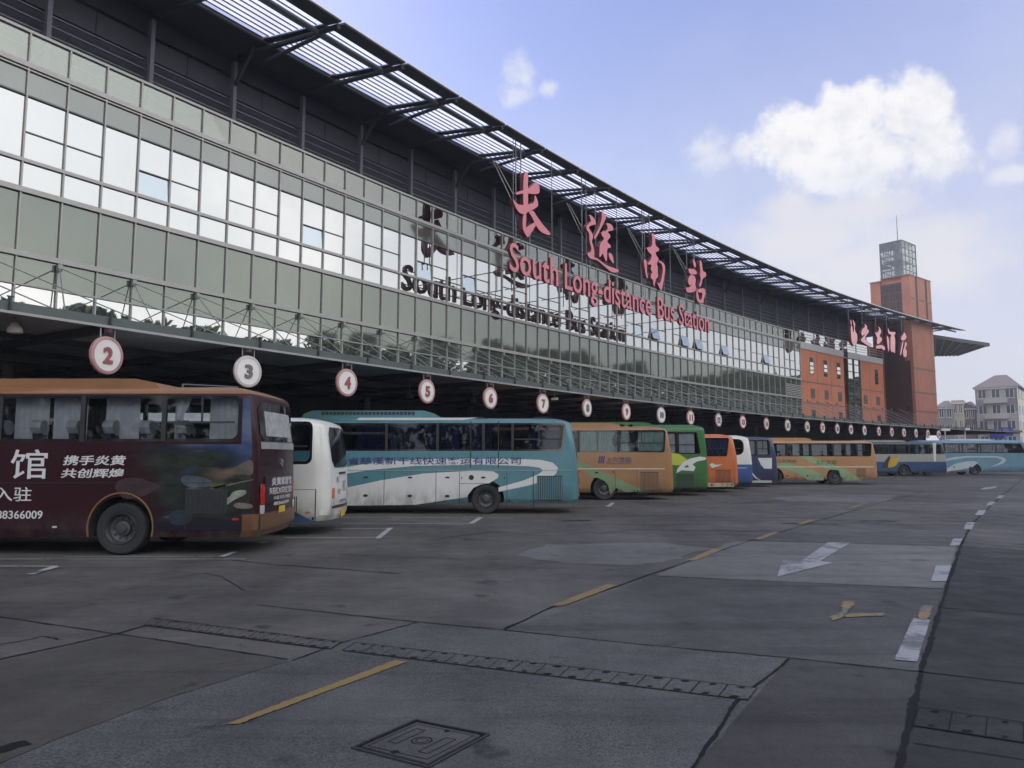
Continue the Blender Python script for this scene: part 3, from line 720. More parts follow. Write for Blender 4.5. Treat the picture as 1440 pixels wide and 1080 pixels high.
    def clipseg(a, b):                               # part of the rounded opening between a and b, on the flank plane
        out = []
        n = len(wp)
        def cl(poly, xq, keep):
            o = []
            for i in range(len(poly)):
                p, q = poly[i], poly[(i + 1) % len(poly)]
                ip, iq = (p[0] - xq) * keep >= 0, (q[0] - xq) * keep >= 0
                if ip: o.append(p)
                if ip != iq:
                    f = (xq - p[0]) / (q[0] - p[0]); o.append((xq, p[1] + f * (q[1] - p[1])))
            return o
        return cl(cl(wp, a, 1), b, -1)
    for yy, sg in ((.02, 1), (W - .02, -1)):
        for i in range(len(xs) - 1):
            pg = clipseg(xs[i] + .03 if i else wx0 - 9, xs[i + 1] - .03 if i < len(xs) - 2 else wx1 + 9)
            if len(pg) < 3: continue
            m = MB(); m.prism(pg, lambda a, b, q: Vector((a, yy + sg * q, b)), 0, .01)
            w = m.build('side_window', g_, t)
            if sg == 1 and i >= len(xs) - 2 and interior:          # sliding sash frame
                m = MB(); zz = zw0 + (zw1 - zw0) * .42
                m.box(xs[i] + .06, xs[i + 1] - .1, .012, .019, zz - .02, zz + .02); m.box((xs[i] + xs[i + 1]) / 2 - .02, (xs[i] + xs[i + 1]) / 2 + .02, .012, .019, zz + .021, zw1 - .03)
                m.build('sash_bar', M_dark, w)
        for p in xs[1:-1]:
            m = MB(); m.box(p - .045, p + .045, yy - .012, yy + .05, zw0 + .01, zw1 - .01); m.build('window_pillar', M_dark, t)
        # dark frit border round the opening
        m = MB(); n = len(wp); cxm = (wx0 + wx1) / 2; czm = (zw0 + zw1) / 2
        inn = [(x + (.06 if x < cxm else -.06), z + (.055 if z < czm else -.055)) for x, z in wp]
        m.add([Vector((x, yy - sg * .006, z)) for x, z in wp] + [Vector((x, yy - sg * .006, z)) for x, z in inn], [(i, (i + 1) % n, n + (i + 1) % n, n + i) for i in range(n)])
        m.build('window_surround', M_dglass, t)
    rn = random.Random(hash(name) % 1000 if False else int(abs(X) * 10))
    for (a, b, mat, tie) in curtains:
        for yy in ((.34 if seats is M_seatw else .12), W - .1):
            if yy > 1 and rn.random() < .45: continue
            m = MB(); n = max(8, int((b - a) / .028)); rows = 6; vs2 = []
            for j in range(rows):
                f = j / (rows - 1)
                for i in range(n + 1):
                    q = i / n; x = a + (b - a) * q
                    if tie: x = a + (b - a) * (q * (1 - tie * sin(pi * min(1, f * 1.05)) ** 2))
                    vs2.append((x, yy + .022 * sin(q * (b - a) * 52 + .6 * sin(q * 9)) * (.5 + .5 * f) + .01 * sin(7 * q), zw1 - .03 - (zw1 - zw0 - .02) * f))
            m.add(vs2, [(j * (n + 1) + i, j * (n + 1) + i + 1, (j + 1) * (n + 1) + i + 1, (j + 1) * (n + 1) + i) for j in range(rows - 1) for i in range(n)])
            m.build('curtain', mat, t, smooth=80, fix=False)
    if seats:
        x = wx1 - 1.16
        k = 0
        while x > max(wx0 + .3, -7.6):
            for y in (.06, W - .6):
                m = MB(); m.prism([(x - .06, zw0 - .02), (x + .08, zw0 - .02), (x + .02, zw0 + .16), (x - .08, zw0 + .16)], lambda a, b, q: Vector((a, q, b)), y, y + .42)
                s_ = m.build('seat', M_seat, t)
                m = MB(); zt = zw0 + .2
                pts = [(y + .2 + .17 * cos(q) * (1 if sin(q) > -.2 else .8), zt + .08 + .15 * sin(q)) for q in [2 * pi * i / 14 for i in range(14)]]
                m.prism(pts, lambda a, b, q: Vector((q - .1 * (b - zt), a, b)), x - .16, x + .05); m.build('head_cover', seats, s_, smooth=50)
            x -= .715; k += 1
    # wheels
    for wx in wheels:
        for y0, sg in ((.03, 1), (W - .03, -1)):
            fn = lambda a, b, q: Vector((wx + a, y0 + sg * q, wr + b))
            m = MB(); m.lathe([(wr * .60, .02), (wr * .66, .0), (wr * .93, .0), (wr * .985, .03), (wr, .08), (wr, .24), (wr * .9, .3), (wr * .5, .3), (wr * .5, .14), (wr * .6, .02)], fn, 36, caps=False)
            tyre = m.build('tyre', M_black, t, smooth=40)
            m = MB(); m.lathe([(wr * .61, .01), (wr * .59, -.005), (wr * .55, .02), (wr * .5, .09), (wr * .3, .12), (wr * .29, .06), (wr * .18, .05), (wr * .16, .02), (.0, .015)], fn, 32, caps=False)
            for i in range(10):
                a = 2 * pi * i / 10; m.tube(fn(wr * .4 * cos(a), wr * .4 * sin(a), .085), fn(wr * .4 * cos(a), wr * .4 * sin(a), .11), wr * .055, 8, 1)
            m.build('wheel_rim', [M_rimst, M_hub], tyre, smooth=35)
    # tail
    def patch(nm, t0, t1, z0, z1, mat, off=.012, par=None, r=0.0, nt=8, nz=6, th=.012):
        m = MB(); vs3 = []
        for q in (off, off - th):
            for j in range(nz + 1):
                fz = j / nz
                for i in range(nt + 1):
                    ft = i / nt
                    if r:   # round the corners by pulling the edges in
                        k_ = max(0, abs(fz - .5) * 2 - .55) / .45; ft2 = .5 + (ft - .5) * (1 - r * k_ ** 2.2)
                    else: ft2 = ft
                    vs3.append(rear_pt(t0 + (t1 - t0) * ft2, z0 + (z1 - z0) * fz, q))
        N1 = (nt + 1) * (nz + 1); w_ = nt + 1
        fs3 = [(j * w_ + i, j * w_ + i + 1, (j + 1) * w_ + i + 1, (j + 1) * w_ + i) for j in range(nz) for i in range(nt)]
        fs3 += [tuple(N1 + q for q in f)[::-1] for f in fs3]
        for i in range(nt): fs3 += [(i, N1 + i, N1 + i + 1, i + 1), (nz * w_ + i, nz * w_ + i + 1, N1 + nz * w_ + i + 1, N1 + nz * w_ + i)]
        for j in range(nz): fs3 += [(j * w_, (j + 1) * w_, N1 + (j + 1) * w_, N1 + j * w_), (j * w_ + nt, N1 + j * w_ + nt, N1 + (j + 1) * w_ + nt, (j + 1) * w_ + nt)]
        m.add(vs3, fs3); return m.build(nm, mat, par or t, smooth=40)
    c.patch = patch; c.rear_pt = rear_pt
    rz0, rz1 = rearwin or (H - 1.35, H - .42)
    c.rw = patch('rear_window', -.95, .95, rz0, rz1, M_dglass, r=.16)
    # front
    fr = MB(); vs4 = []
    for q in (0, -.015):
        for z in (1.0, 1.6, 2.2, H - .35):
            xf = -L + .5 * max(0, (z - 1.0) / (H - 1.0)) ** 1.3
            for y in (rc, W / 2, W - rc): vs4.append((xf + q, y, z))
    fr.add(vs4, [(j * 3 + i + o, j * 3 + i + 1 + o, j * 3 + i + 4 + o, j * 3 + i + 3 + o) for o in (0, 12) for j in range(3) for i in range(2)]); fr.build('windscreen', M_dglass, t)
    for y in (rc, W - rc - .4):
        m = MB(); m.box(-L - .03, -L + .05, y, y + .4, .75, .95); m.build('headlight', M_clrl, t)
    return c
def side(c, nm, pts, mat, lay=1, par=None, px=True, th=.003):      # outline on the flank, pts in photo pixels (or local x, z)
    q = []
    for u, v in pts:
        if px: x, z = at(u, v, c.Y); q.append((x - c.X, z))
        else: q.append((u, v))
    m = MB(); m.prism(q, lambda a, b, t: Vector((a, -.001 - t, b)), 0, th * lay); return m.build(nm, mat, par or c.t)
def sxz(c, u, v): x, z = at(u, v, c.Y); return x - c.X, z
def zoomf(off, k): return lambda L: [(off[0] + x / k, off[1] + y / k) for x, y in L]
def side_text(c, nm, body, box_px, mat, bold=0.0, shear=0.0, out=.008):
    (u0, v0), (u1, v1) = box_px
    a0, b1 = sxz(c, u0, v0); a1, b0 = sxz(c, u1, v1)
    m = text_mb(body, lambda a, b, t: Vector((a, -out - t, b)), (a0, a1, b0, b1), bold, .003, shear); return m.build(nm, mat, c.t)
def rear_text(c, nm, body, y0, y1, z0, z1, mat, bold=0.0, off=.02):
    def fn(a, b, t):
        tt = (a - c.W / 2) / (c.W / 2 - c.rc); p = c.rear_pt(max(-1.15, min(1.15, tt)), b, off + t); return Vector((p.x, a, b))
    return text_mb(body, fn, (y0, y1, z0, z1), bold, 0).build(nm, mat, c.t)
def vline(c, u, v0, v1, w=.014, mat=None):
    x, z1 = sxz(c, u, v0); _, z0 = sxz(c, u, v1); m = MB(); m.box(x - w / 2, x + w / 2, -.0115, -.001, z0, z1); return m.build('panel_gap', mat or M_dark, c.t)
def hline(c, u0, u1, v, w=.014, mat=None, nm='panel_gap', h=.0115):
    x0, z = sxz(c, u0, v); x1, _ = sxz(c, u1, v); m = MB(); m.box(x0, x1, -h, -.001, z - w / 2, z + w / 2); return m.build(nm, mat or M_dark, c.t)
def grille(c, u0, u1, v0, v1, mat, n=12, nm='engine_grille'):
    x0, z1 = sxz(c, u0, v0); x1, z0 = sxz(c, u1, v1); m = MB()
    m.box(x0, x1, -.011, -.001, z0, z1, 0)
    for i in range(n):
        x = x0 + (x1 - x0) * (i + .25) / n; m.box(x, x + (x1 - x0) / n * .5, -.02, -.0112, z0 + .03, z1 - .03, 1)
    return m.build(nm, [M_dark, mat], c.t)
def latch(c, u, v, w=.12, h=.07, mat=None):
    x, z = sxz(c, u, v); m = MB(); pts = [(x + w / 2 * cos(q), z + h / 2 * sin(q)) for q in [2 * pi * i / 12 for i in range(12)]]
    m.prism(pts, lambda a, b, t: Vector((a, -.001 - t, b)), 0, .013); return m.build('hatch_latch', mat or M_dark, c.t)
def roof_pod(c, x0, x1, h, mat, y0=.45, y1=None, nm='air_conditioner', grooves=0):
    y1 = y1 or c.W - .45; m = MB(); H = c.H
    pr = [(x0, H - .03), (x1, H - .03), (x1 - .12, H + h * .55), (x1 - .5, H + h), (x0 + .4, H + h), (x0 + .1, H + h * .6)]
    m.prism(pr, lambda a, b, t: Vector((a, t, b)), y0, y1)
    o = m.build(nm, mat, c.t)
    if grooves:
        g = MB()
        for i in range(grooves):
            x = x0 + .7 + (x1 - x0 - 1.5) * i / grooves; g.box(x, x + (x1 - x0) / grooves * .55, y0 - .006, y0 - .001, H + h * .45, H + h * .85)
        g.build('intake', M_dark, o)
    return o
def tail_lamps(c, z0, z1, mat=M_redl, w=.14, second=None):
    for a, b in ((-1.0, -1.0 + w), (1.0 - w, 1.0)):
        l = c.patch('tail_lamp', a, b, z0, z1, mat, .018, r=.2, nt=3)
        if second: c.patch('reversing_lamp', a, b, z0 - .18, z0 - .01, second, .018, l, r=.2, nt=3)
def plate(c, z=.62, y=None):
    y = y if y is not None else c.W / 2 - .2; p = c.rear_pt(0, z, .015); m = MB(); m.box(p.x, p.x + .012, y, y + .4, z - .08, z + .09); o = m.build('number_plate', M_plate, c.t)
    return o
M_paintw = mk('paint_white', (.66, .66, .63), .35, 0, .09, .9, coat=.15)
def dirty(m):                                       # road dirt thrown up on the skirts
    if m.get('done'): return m
    nt = m.node_tree; N = nt.nodes; L = nt.links; b = N['Principled BSDF']; src = b.inputs['Base Color'].links[0].from_socket
    tc = N.new('ShaderNodeTexCoord'); sp = N.new('ShaderNodeSeparateXYZ'); L.new(tc.outputs['Object'], sp.inputs[0])
    mp = N.new('ShaderNodeMapping'); mp.inputs['Scale'].default_value = (1, 1, .35); L.new(tc.outputs['Object'], mp.inputs['Vector'])
    nz = N.new('ShaderNodeTexNoise'); nz.inputs['Scale'].default_value = 4; nz.inputs['Detail'].default_value = 7; nz.inputs['Roughness'].default_value = .7; L.new(mp.outputs[0], nz.inputs['Vector'])
    r = N.new('ShaderNodeMapRange'); r.interpolation_type = 'SMOOTHSTEP'; r.inputs['From Min'].default_value = 1.0; r.inputs['From Max'].default_value = .3; L.new(sp.outputs['Z'], r.inputs['Value'])
    r2 = N.new('ShaderNodeMapRange'); r2.inputs['From Min'].default_value = .35; r2.inputs['From Max'].default_value = .7; r2.inputs['To Max'].default_value = .75; L.new(nz.outputs['Fac'], r2.inputs['Value'])
    mu = N.new('ShaderNodeMath'); mu.operation = 'MULTIPLY'; L.new(r.outputs[0], mu.inputs[0]); L.new(r2.outputs[0], mu.inputs[1])
    mx = N.new('ShaderNodeMix'); mx.data_type = 'RGBA'; L.new(mu.outputs[0], mx.inputs['Factor']); L.new(src, mx.inputs['A']); mx.inputs['B'].default_value = (.07, .062, .055, 1)
    L.new(mx.outputs['Result'], b.inputs['Base Color']); m['done'] = 1; return m
def paint(nm, col, var=.1): return dirty(mk('paint_' + nm, col, .38, 0, var, 1.2, coat=.15))
dirty(M_paintw)
letter_w = mk('lettering_white', (.62, .62, .62), .5, 0, .05)
letter_b = mk('lettering_blue', (.02, .03, .16), .5, 0, .1)

# 1 maroon coach with advertising
M_mar = paint('maroon', (.024, .003, .0065)); M_mar.node_tree.nodes['Principled BSDF'].inputs['Specular IOR Level'].default_value = .25; M_gold = paint('bronze', (.24, .112, .046)); M_bump = paint('bronze_bumper', (.15, .068, .027))
Z = zoomf((0, 510), 3.4286)
c = coach('coach', 'maroon coach with bronze roof, white advertising lettering and a dark printed landscape', -4.92, 14.47, 3.29, paint=M_mar, roof=M_gold, gold=M_bump,
          win=(2.18, 3.08, -.38, -11.0), rc=.13, pillars=(-1.89, -3.48, -5.1, -6.7, -8.4, -9.9), wheels=(-2.63, -8.9), rr=.14, wr=.5,
          curtains=((-1.12, -.46, M_cur, 0), (-1.82, -1.5, M_cur, .5), (-3.2, -2.52, M_cur, 0), (-4.25, -3.56, M_cur, 0), (-5.02, -4.33, M_cur, 0), (-6.6, -5.4, M_cur, 0)), seats=M_seatw, rearwin=(2.2, 2.98), rake=.2)
def landscape():
    m = bpy.data.materials.new('printed_landscape'); nt, b = nodes(m); N = nt.nodes; L = nt.links
    tc = N.new('ShaderNodeTexCoord'); sp = N.new('ShaderNodeSeparateXYZ'); L.new(tc.outputs['Object'], sp.inputs[0])
    def noise(sc, st=(1, 1, 1), det=8, ro=.65):
        mp = N.new('ShaderNodeMapping'); mp.inputs['Scale'].default_value = st; L.new(tc.outputs['Object'], mp.inputs['Vector'])
        n = N.new('ShaderNodeTexNoise'); n.inputs['Scale'].default_value = sc; n.inputs['Detail'].default_value = det; n.inputs['Roughness'].default_value = ro; L.new(mp.outputs[0], n.inputs['Vector']); return n.outputs['Fac']
    def rng(v, a, b_, c0=0.0, d=1.0):
        r = N.new('ShaderNodeMapRange'); r.interpolation_type = 'SMOOTHSTEP'; r.inputs['From Min'].default_value = a; r.inputs['From Max'].default_value = b_; r.inputs['To Min'].default_value = c0; r.inputs['To Max'].default_value = d
        L.new(v, r.inputs['Value']); return r.outputs[0]
    def math_(op, a, b_):
        n = N.new('ShaderNodeMath'); n.operation = op
        for i, q in enumerate((a, b_)):
            if isinstance(q, (int, float)): n.inputs[i].default_value = q
            else: L.new(q, n.inputs[i])
        return n.outputs[0]
    def mixc(f, A, B):
        n = N.new('ShaderNodeMix'); n.data_type = 'RGBA'
        L.new(f, n.inputs['Factor'])
        for k, q in (('A', A), ('B', B)):
            if isinstance(q, tuple): n.inputs[k].default_value = (*q, 1)
            else: L.new(q, n.inputs[k])
        return n.outputs['Result']
    x, z = sp.outputs['X'], sp.outputs['Z']
    nz = noise(.9, (.7, 1, 1.6), 4, .5); fine = noise(2.4, (.8, 1, 2.0), 4, .5); blk = noise(1.7, (.8, 1, 2.2), 3, .5)
    zz = math_('ADD', z, math_('MULTIPLY', math_('SUBTRACT', nz, .5), 1.1))
    sky = mixc(rng(nz, .38, .62), (.014, .034, .11), (.10, .13, .22))
    field = mixc(rng(fine, .36, .66), (.008, .013, .012), (.028, .032, .026))
    field = mixc(rng(blk, .5, .68), field, (.022, .034, .012))
    field = mixc(rng(noise(1.9, (.45, 1, 3), 3, .5), .6, .7), field, (.15, .15, .15))
    field = mixc(rng(noise(1.3, (.8, 1, 2), 2, .4), .6, .72), field, (.022, .036, .06))
    dark = (.012, .014, .024)
    a = mixc(rng(zz, 1.75, 2.05), field, dark)
    a = mixc(rng(math_('ADD', zz, math_('MULTIPLY', x, .35)), 1.4, 1.95), a, sky)
    warm = mixc(rng(nz, .5, .6), a, (.15, .105, .075))
    g = math_('MULTIPLY', rng(x, -1.3, -.5), math_('MULTIPLY', rng(z, 1.3, 1.6), rng(z, 2.0, 1.8)))
    n = N.new('ShaderNodeMix'); n.data_type = 'RGBA'; L.new(g, n.inputs['Factor']); L.new(a, n.inputs['A']); L.new(warm, n.inputs['B']); a = n.outputs['Result']
    edge = math_('ADD', math_('ADD', x, math_('MULTIPLY', math_('SUBTRACT', fine, .5), .8)), math_('MULTIPLY', z, .35))
    low = rng(math_('ADD', z, math_('MULTIPLY', math_('SUBTRACT', nz, .5), .5)), .55, .85)
    fin = mixc(rng(edge, -2.0, -1.2), (.024, .003, .0065), a)
    n = N.new('ShaderNodeMix'); n.data_type = 'RGBA'; L.new(low, n.inputs['Factor']); n.inputs['A'].default_value = (.012, .010, .018, 1); L.new(fin, n.inputs['B']); fin = n.outputs['Result']
    L.new(fin, b.inputs['Base Color']); b.inputs['Roughness'].default_value = .35; b.inputs['Coat Weight'].default_value = .1; b.inputs['Specular IOR Level'].default_value = .25
    return m
M_land = landscape()
side(c, 'printed_landscape', [(-3.9, 2.12), (-.16, 2.12), (-.16, 3.0), (-.04 - .32, 3.0), (-.34, .79), (-1.25, .79), (-1.25, .42), (-1.95, .42), (-2.0, .8), (-2.2, 1.1), (-2.45, 1.17), (-3.0, 1.17)] if False else
     [(-3.9, 2.13), (-.35, 2.13), (-.35, 3.04), (-.22, 3.04), (-.15, 2.2), (-.14, .79), (-.29, .79), (-.29, .47), (-1.98, .47), (-2.0, .66), (-2.1, .92), (-2.3, 1.12), (-2.63, 1.2), (-3.2, 1.2)], M_land, px=False)
side(c, 'printed_sky', [(-.25, 2.14), (-.25, 3.08), (-.36, 3.08), (-.36, 2.14)], M_land, px=False) if False else None
Zm = zoomf((0, 510), 3.4286)
def ad(pts, nm, col, lay):
    for _ in range(2):
        q = []
        for i in range(len(pts)):
            a, b = pts[i], pts[(i + 1) % len(pts)]; q += [(a[0] * .75 + b[0] * .25, a[1] * .75 + b[1] * .25), (a[0] * .25 + b[0] * .75, a[1] * .25 + b[1] * .75)]
        pts = q
    side(c, 'printed_picture', Zm(pts), mk(nm, col, .4, 0, .6, 3.5, coat=.15), lay)
ad([(540, 580), (640, 545), (770, 590), (770, 600), (700, 645), (590, 665)], 'print_mauve', (.038, .016, .022), 2)
ad([(870, 555), (900, 540), (990, 555), (1030, 575), (1010, 600), (960, 598), (930, 610), (880, 585)], 'print_lake', (.05, .068, .085), 2)
ad([(1050, 695), (1050, 665), (1110, 650), (1120, 620), (1185, 610), (1190, 635), (1120, 665), (1095, 690)], 'print_pale', (.20, .22, .17), 3)
ad([(1120, 692), (1140, 672), (1215, 680), (1222, 702), (1160, 706)], 'print_rose', (.15, .12, .10), 3)
ad([(1010, 603), (1222, 560), (1222, 567), (1020, 612)], 'print_road', (.12, .11, .08), 3)
ad([(890, 668), (1030, 606), (1040, 614), (905, 678)], 'print_road', (.12, .11, .08), 3)
ad([(1000, 580), (1085, 570), (1095, 600), (1020, 610)], 'print_olive', (.07, .07, .025), 3)
ad([(1140, 500), (1222, 455), (1222, 545), (1180, 540), (1120, 520)], 'print_dusk', (.10, .078, .07), 2)
ad([(800, 745), (860, 700), (930, 725), (920, 775), (840, 790)], 'print_night', (.010, .018, .032), 2)
for b_, bx, sh in (('馆', [(57, 418), (225, 560)], 0), ('携手炎黄', [(310, 447), (606, 495)], .22), ('共创辉煌', [(300, 510), (598, 556)], .22), ('入驻', [(-62 + 40, 600), (152, 668)], 0), ('88366009', [(-14, 713), (205, 753)], 0)):
    side_text(c, 'lettering', b_, Z(bx), letter_w, .012 if len(b_) > 4 else (.02 if sh else .006), sh)
hline(c, -60, 345, 679, .012)
vline(c, 262, 685, 745); vline(c, 320, 680, 720)
grille(c, 262, 318, 688, 722, paint('dark_print', (.02, .025, .03)), 16)
latch(c, 331, 730, .14, .05, M_redl); latch(c, 77, 741, .1, .04, M_clrl)
for sg in (0,):
    m = MB(); n = 22
    pts = []
    for i in range(n + 1):
        a = -.25 + (pi + .5) * i / n; pts.append((cos(a), sin(a)))
    for i in range(n):
        (a0, b0), (a1, b1) = pts[i], pts[i + 1]
        m.prism([(-2.63 + .62 * a0, .52 + .66 * b0), (-2.63 + .62 * a1, .52 + .66 * b1), (-2.63 + .645 * a1, .52 + .685 * b1), (-2.63 + .645 * a0, .52 + .685 * b0)], lambda a, b, t: Vector((a, .01 - t, b)), 0, .03)
    m.build('wheel_arch_trim', M_gold, c.t)
roof_pod(c, -9.5, -2.2, .17, M_gold, grooves=0)
for i in range(5):
    m = MB(); x = -8.6 + i * 1.15; m.box(x, x + .9, .55, .9, c.H + .171, c.H + .19); m.build('roof_hatch', M_dark, c.t)
m = MB(); m.tube((-1.9, .8, c.H), (-1.9, .8, c.H + .1), .02, 6); m.tube((-1.9, .8, c.H + .09), (-.75, .8, c.H + .03), .015, 6); m.build('roof_rail', M_steel, c.t)
c.patch('rear_curtain', -.72, .72, 2.3, 2.8, mk('rear_curtain_grey', (.36, .36, .37), .8, 0, .35, 7), .02)
c.patch('rear_trim', -.95, .95, 2.04, 2.18, mk('rear_trim_silver', (.42, .41, .40), .35, .4), .02)
c.patch('rear_recess', -.82, .82, .98, 1.5, paint('maroon_dark', (.03, .006, .012)), .014)
tail_lamps(c, .95, 1.35, M_redl, .16, M_clrl); plate(c, .78)
rear_text(c, 'rear_lettering', '炎黄家居馆', .62, 1.95, 1.30, 1.47, letter_w, .02); rear_text(c, 'rear_lettering', '东阳红木超市旗舰店', .5, 2.0, 1.12, 1.27, letter_w, .02)
rear_text(c, 'rear_lettering', '中国·东阳·木雕城', .75, 1.9, 1.01, 1.09, letter_w, .01); rear_text(c, 'rear_lettering', '88366009', .75, 1.75, .9, .97, letter_w, .02)
m = MB(); p = c.rear_pt(0, 1.75, .02)
m.prism([(1.18, 1.72), (1.27, 1.78), (1.2, 1.83), (1.24, 1.85), (1.33, 1.79), (1.26, 1.72), (1.31, 1.69), (1.27, 1.66)], lambda a, b, t: Vector((p.x + t - .06, a, b)), 0, .06); m.build('emblem', M_chrome, c.t)
bp_ = c.patch('bumper', -1, 1, .46, .74, M_bump, .03)

# 2 small white coach
c = coach('coach', 'white minibus with rounded tail and blue flash between the maroon and teal coaches', -4.42, 18.0, 2.85, W=2.35, L=8.5, paint=M_paintw, win=(1.70, 2.74, -.42, -8.0), pillars=(-1.9, -3.4, -5.0, -6.5), rr=.16,
          wheels=(-2.6, -6.6), wr=.44, rake=.22, rearwin=(1.62, 2.62), seats=M_seat, glass=M_cglass)
Z = zoomf((330, 520), 4.5)
side(c, 'blue_flash', Z([(340, 890), (395, 905), (510, 968), (330, 968)]), paint('blue', (.02, .09, .26)))
side(c, 'rear_hatch', Z([(330, 757), (514, 757), (514, 759.5), (330, 759.5)]), M_dark); vline(c, 330 + 514 / 4.5, 520 + 757 / 4.5, 520 + 968 / 4.5, .02)
for x in (380, 393): vline(c, 330 + x / 4.5, 698, 727, .02)
latch(c, 330 + 462 / 4.5, 520 + 903 / 4.5, .14, .05, M_orgl); latch(c, 330 + 494 / 4.5, 520 + 943 / 4.5, .05, .09)
tail_lamps(c, .86, 1.12, M_orgl, .17, M_clrl)
c.patch('lower_lamp_strip', -.98, .98, .62, .69, paint('maroon_strip', (.07, .015, .02)), .016)
c.patch('grab_slot', -.4, .4, 1.45, 1.5, M_dark, .016)
rear_text(c, 'rear_lettering', '客运', .6, .8, 1.25, 1.4, letter_b); rear_text(c, 'rear_lettering', '核载', 1.15, 1.45, 1.0, 1.3, mk('lettering_black', (.03, .03, .03), .5)); rear_text(c, 'rear_lettering', '安全', .7, .95, .95, 1.1, MATS['lettering_black'])
rear_text(c, 'rear_lettering', '监督电话', .85, 1.6, .74, .82, MATS['lettering_black'])
plate(c, .47); roof_pod(c, -5.5, -2.4, .12, M_paintw)

# 3 teal coach
M_teal = paint('teal', (.075, .20, .235)); M_tealw = dirty(mk('paint_swoosh_white', (.60, .61, .60), .38, 0, .06, 1.2, coat=.15))
Z = zoomf((400, 540), 3.2727)
c = coach('coach', 'teal coach with a large white swoosh and blue Chinese operator name along its flank', 2.22, 24.7, 3.17, paint=M_teal, win=(2.07, 3.0, -.42, -11.2), pillars=(-2.2, -3.17, -4.7, -6.4, -8.0, -9.6), rr=.1, slant=.12,
          wheels=(-3.08, -9.0), wr=.49, glass=M_cdark, curtains=((-1.6, -1.3, M_curb, 0), (-3.9, -2.9, M_curb, 0), (-5.1, -4.0, M_curb, 0), (-6.3, -5.3, M_curb, 0), (-7.4, -6.5, M_curb, 0)), seats=M_seat)
side(c, 'white_swoosh', Z([(100, 420), (290, 382), (450, 354), (700, 344), (1000, 343), (1180, 349), (1235, 362), (1259, 385), (1250, 412), (1215, 440), (1120, 468), (985, 496), (985, 476), (1100, 444), (1170, 415), (1190, 398), (1175, 385), (1120, 378), (900, 371), (600, 377), (400, 395), (100, 440)]), M_tealw, 1)
side(c, 'white_panel', Z([(100, 520), (290, 476), (450, 442), (640, 412), (880, 398), (960, 402), (986, 417), (982, 432), (940, 458), (905, 462), (870, 478), (845, 510), (842, 520), (600, 556), (100, 562)]), M_tealw, 1)
side(c, 'roof_flash', Z([(330, 166), (345, 155), (890, 155), (820, 166)]), M_tealw, 1)
side_text(c, 'lettering', '省慈溪新干线快速客运有限公司', Z([(290, 336), (1088, 371)]), letter_b, .012)
hline(c, 420, 806, 540 + 397 / 3.2727, .02, M_lip, 'trim_strip', .014)
for x in (460, 698, 806, 1024): vline(c, 400 + x / 3.2727, 540 + 402 / 3.2727, 540 + 562 / 3.2727)
vline(c, 400 + 1145 / 3.2727, 540 + 402 / 3.2727, 540 + 570 / 3.2727, .025); hline(c, 646, 698, 540 + 458 / 3.2727, .012)
for x in (858, 985): vline(c, 400 + x / 3.2727, 592, 657, .03)
grille(c, 755, 791, 669, 704, M_teal, 14)
for x, y in ((375, 429), (578, 430), (750, 430), (915, 430), (373, 513), (577, 515), (749, 516)): latch(c, 400 + x / 3.2727, 540 + y / 3.2727, .16, .09 if y > 500 else .06)
latch(c, 400 + 860 / 3.2727, 540 + 430 / 3.2727, .17, .17)
for x in (816, 1013, 1035, 1133, 1153): latch(c, 400 + x / 3.2727, 540 + (432 if x < 1020 else 537) / 3.2727, .03, .09)
roof_pod(c, -9.4, -4.7, .27, M_teal, grooves=24); roof_pod(c, -3.9, -3.0, .06, M_dark, nm='roof_hatch'); roof_pod(c, -1.6, -.8, .06, M_dark, nm='roof_hatch')
side(c, 'side_lamp', Z([(1316, 415), (1332, 405), (1334, 485), (1318, 480)]), M_redl) if False else None
tail_lamps(c, .95, 1.5, M_redl, .22); plate(c, .6)

# 4 tan coach near
M_tan = paint('tan', (.30, .155, .065)); M_tang = paint('sage', (.16, .24, .12)); M_crm = mk('trim_cream', (.52, .46, .36), .4)
def tan_coach(label, X, Y, H, win, Z, cur, wheels, extra):
    c = coach('coach', label, X, Y, H, paint=M_tan, win=win, curtains=cur, wheels=wheels, **extra); return c
Z = zoomf((780, 560), 4.0)
c = tan_coach('tan coach with sage green diagonal bands and pale green curtains, beside the teal coach', 7.05, 32.3, 3.2, (2.06, 3.03, -.35, -10.8), Z,
    ((-1.55, -.42, M_curg, 0), (-2.3, -1.95, M_curg, 0), (-3.3, -2.5, M_curg, .25), (-4.1, -3.35, M_curg, 0)), (-3.05, -8.8), dict(pillars=(-2.42, -4.15, -5.8, -7.4, -9.0), rr=.12, wr=.5, slant=.06))
side(c, 'sage_band', Z([(60, 340), (118, 353), (165, 362), (330, 440), (510, 524), (395, 527), (345, 505), (312, 545), (300, 490), (280, 465), (240, 448), (200, 446), (170, 455), (60, 400)]), M_tang, 1)
side(c, 'tan_wedge', Z([(110, 395), (160, 395), (205, 444), (175, 452), (150, 470), (130, 430)]), M_tan, 2)
hline(c, 790, 935, 560 + 397 / 4, .05, M_crm, 'trim_strip', .014)
side_text(c, 'lettering', '上海交运', Z([(291, 331), (431, 361)]), letter_b, .014)
for i in range(3): side(c, 'logo', Z([(243 + i * 12, 366), (252 + i * 12, 326), (260 + i * 12, 326), (251 + i * 12, 366)]), letter_b, 3)
side(c, 'logo_line', Z([(292, 366), (430, 366), (430, 368.5), (292, 368.5)]), letter_b, 3)
grille(c, 780 + 482 / 4, 780 + 587 / 4, 560 + 415 / 4, 560 + 520 / 4, M_tan, 14)
for x in (340, 462): vline(c, 780 + x / 4, 660, 695)
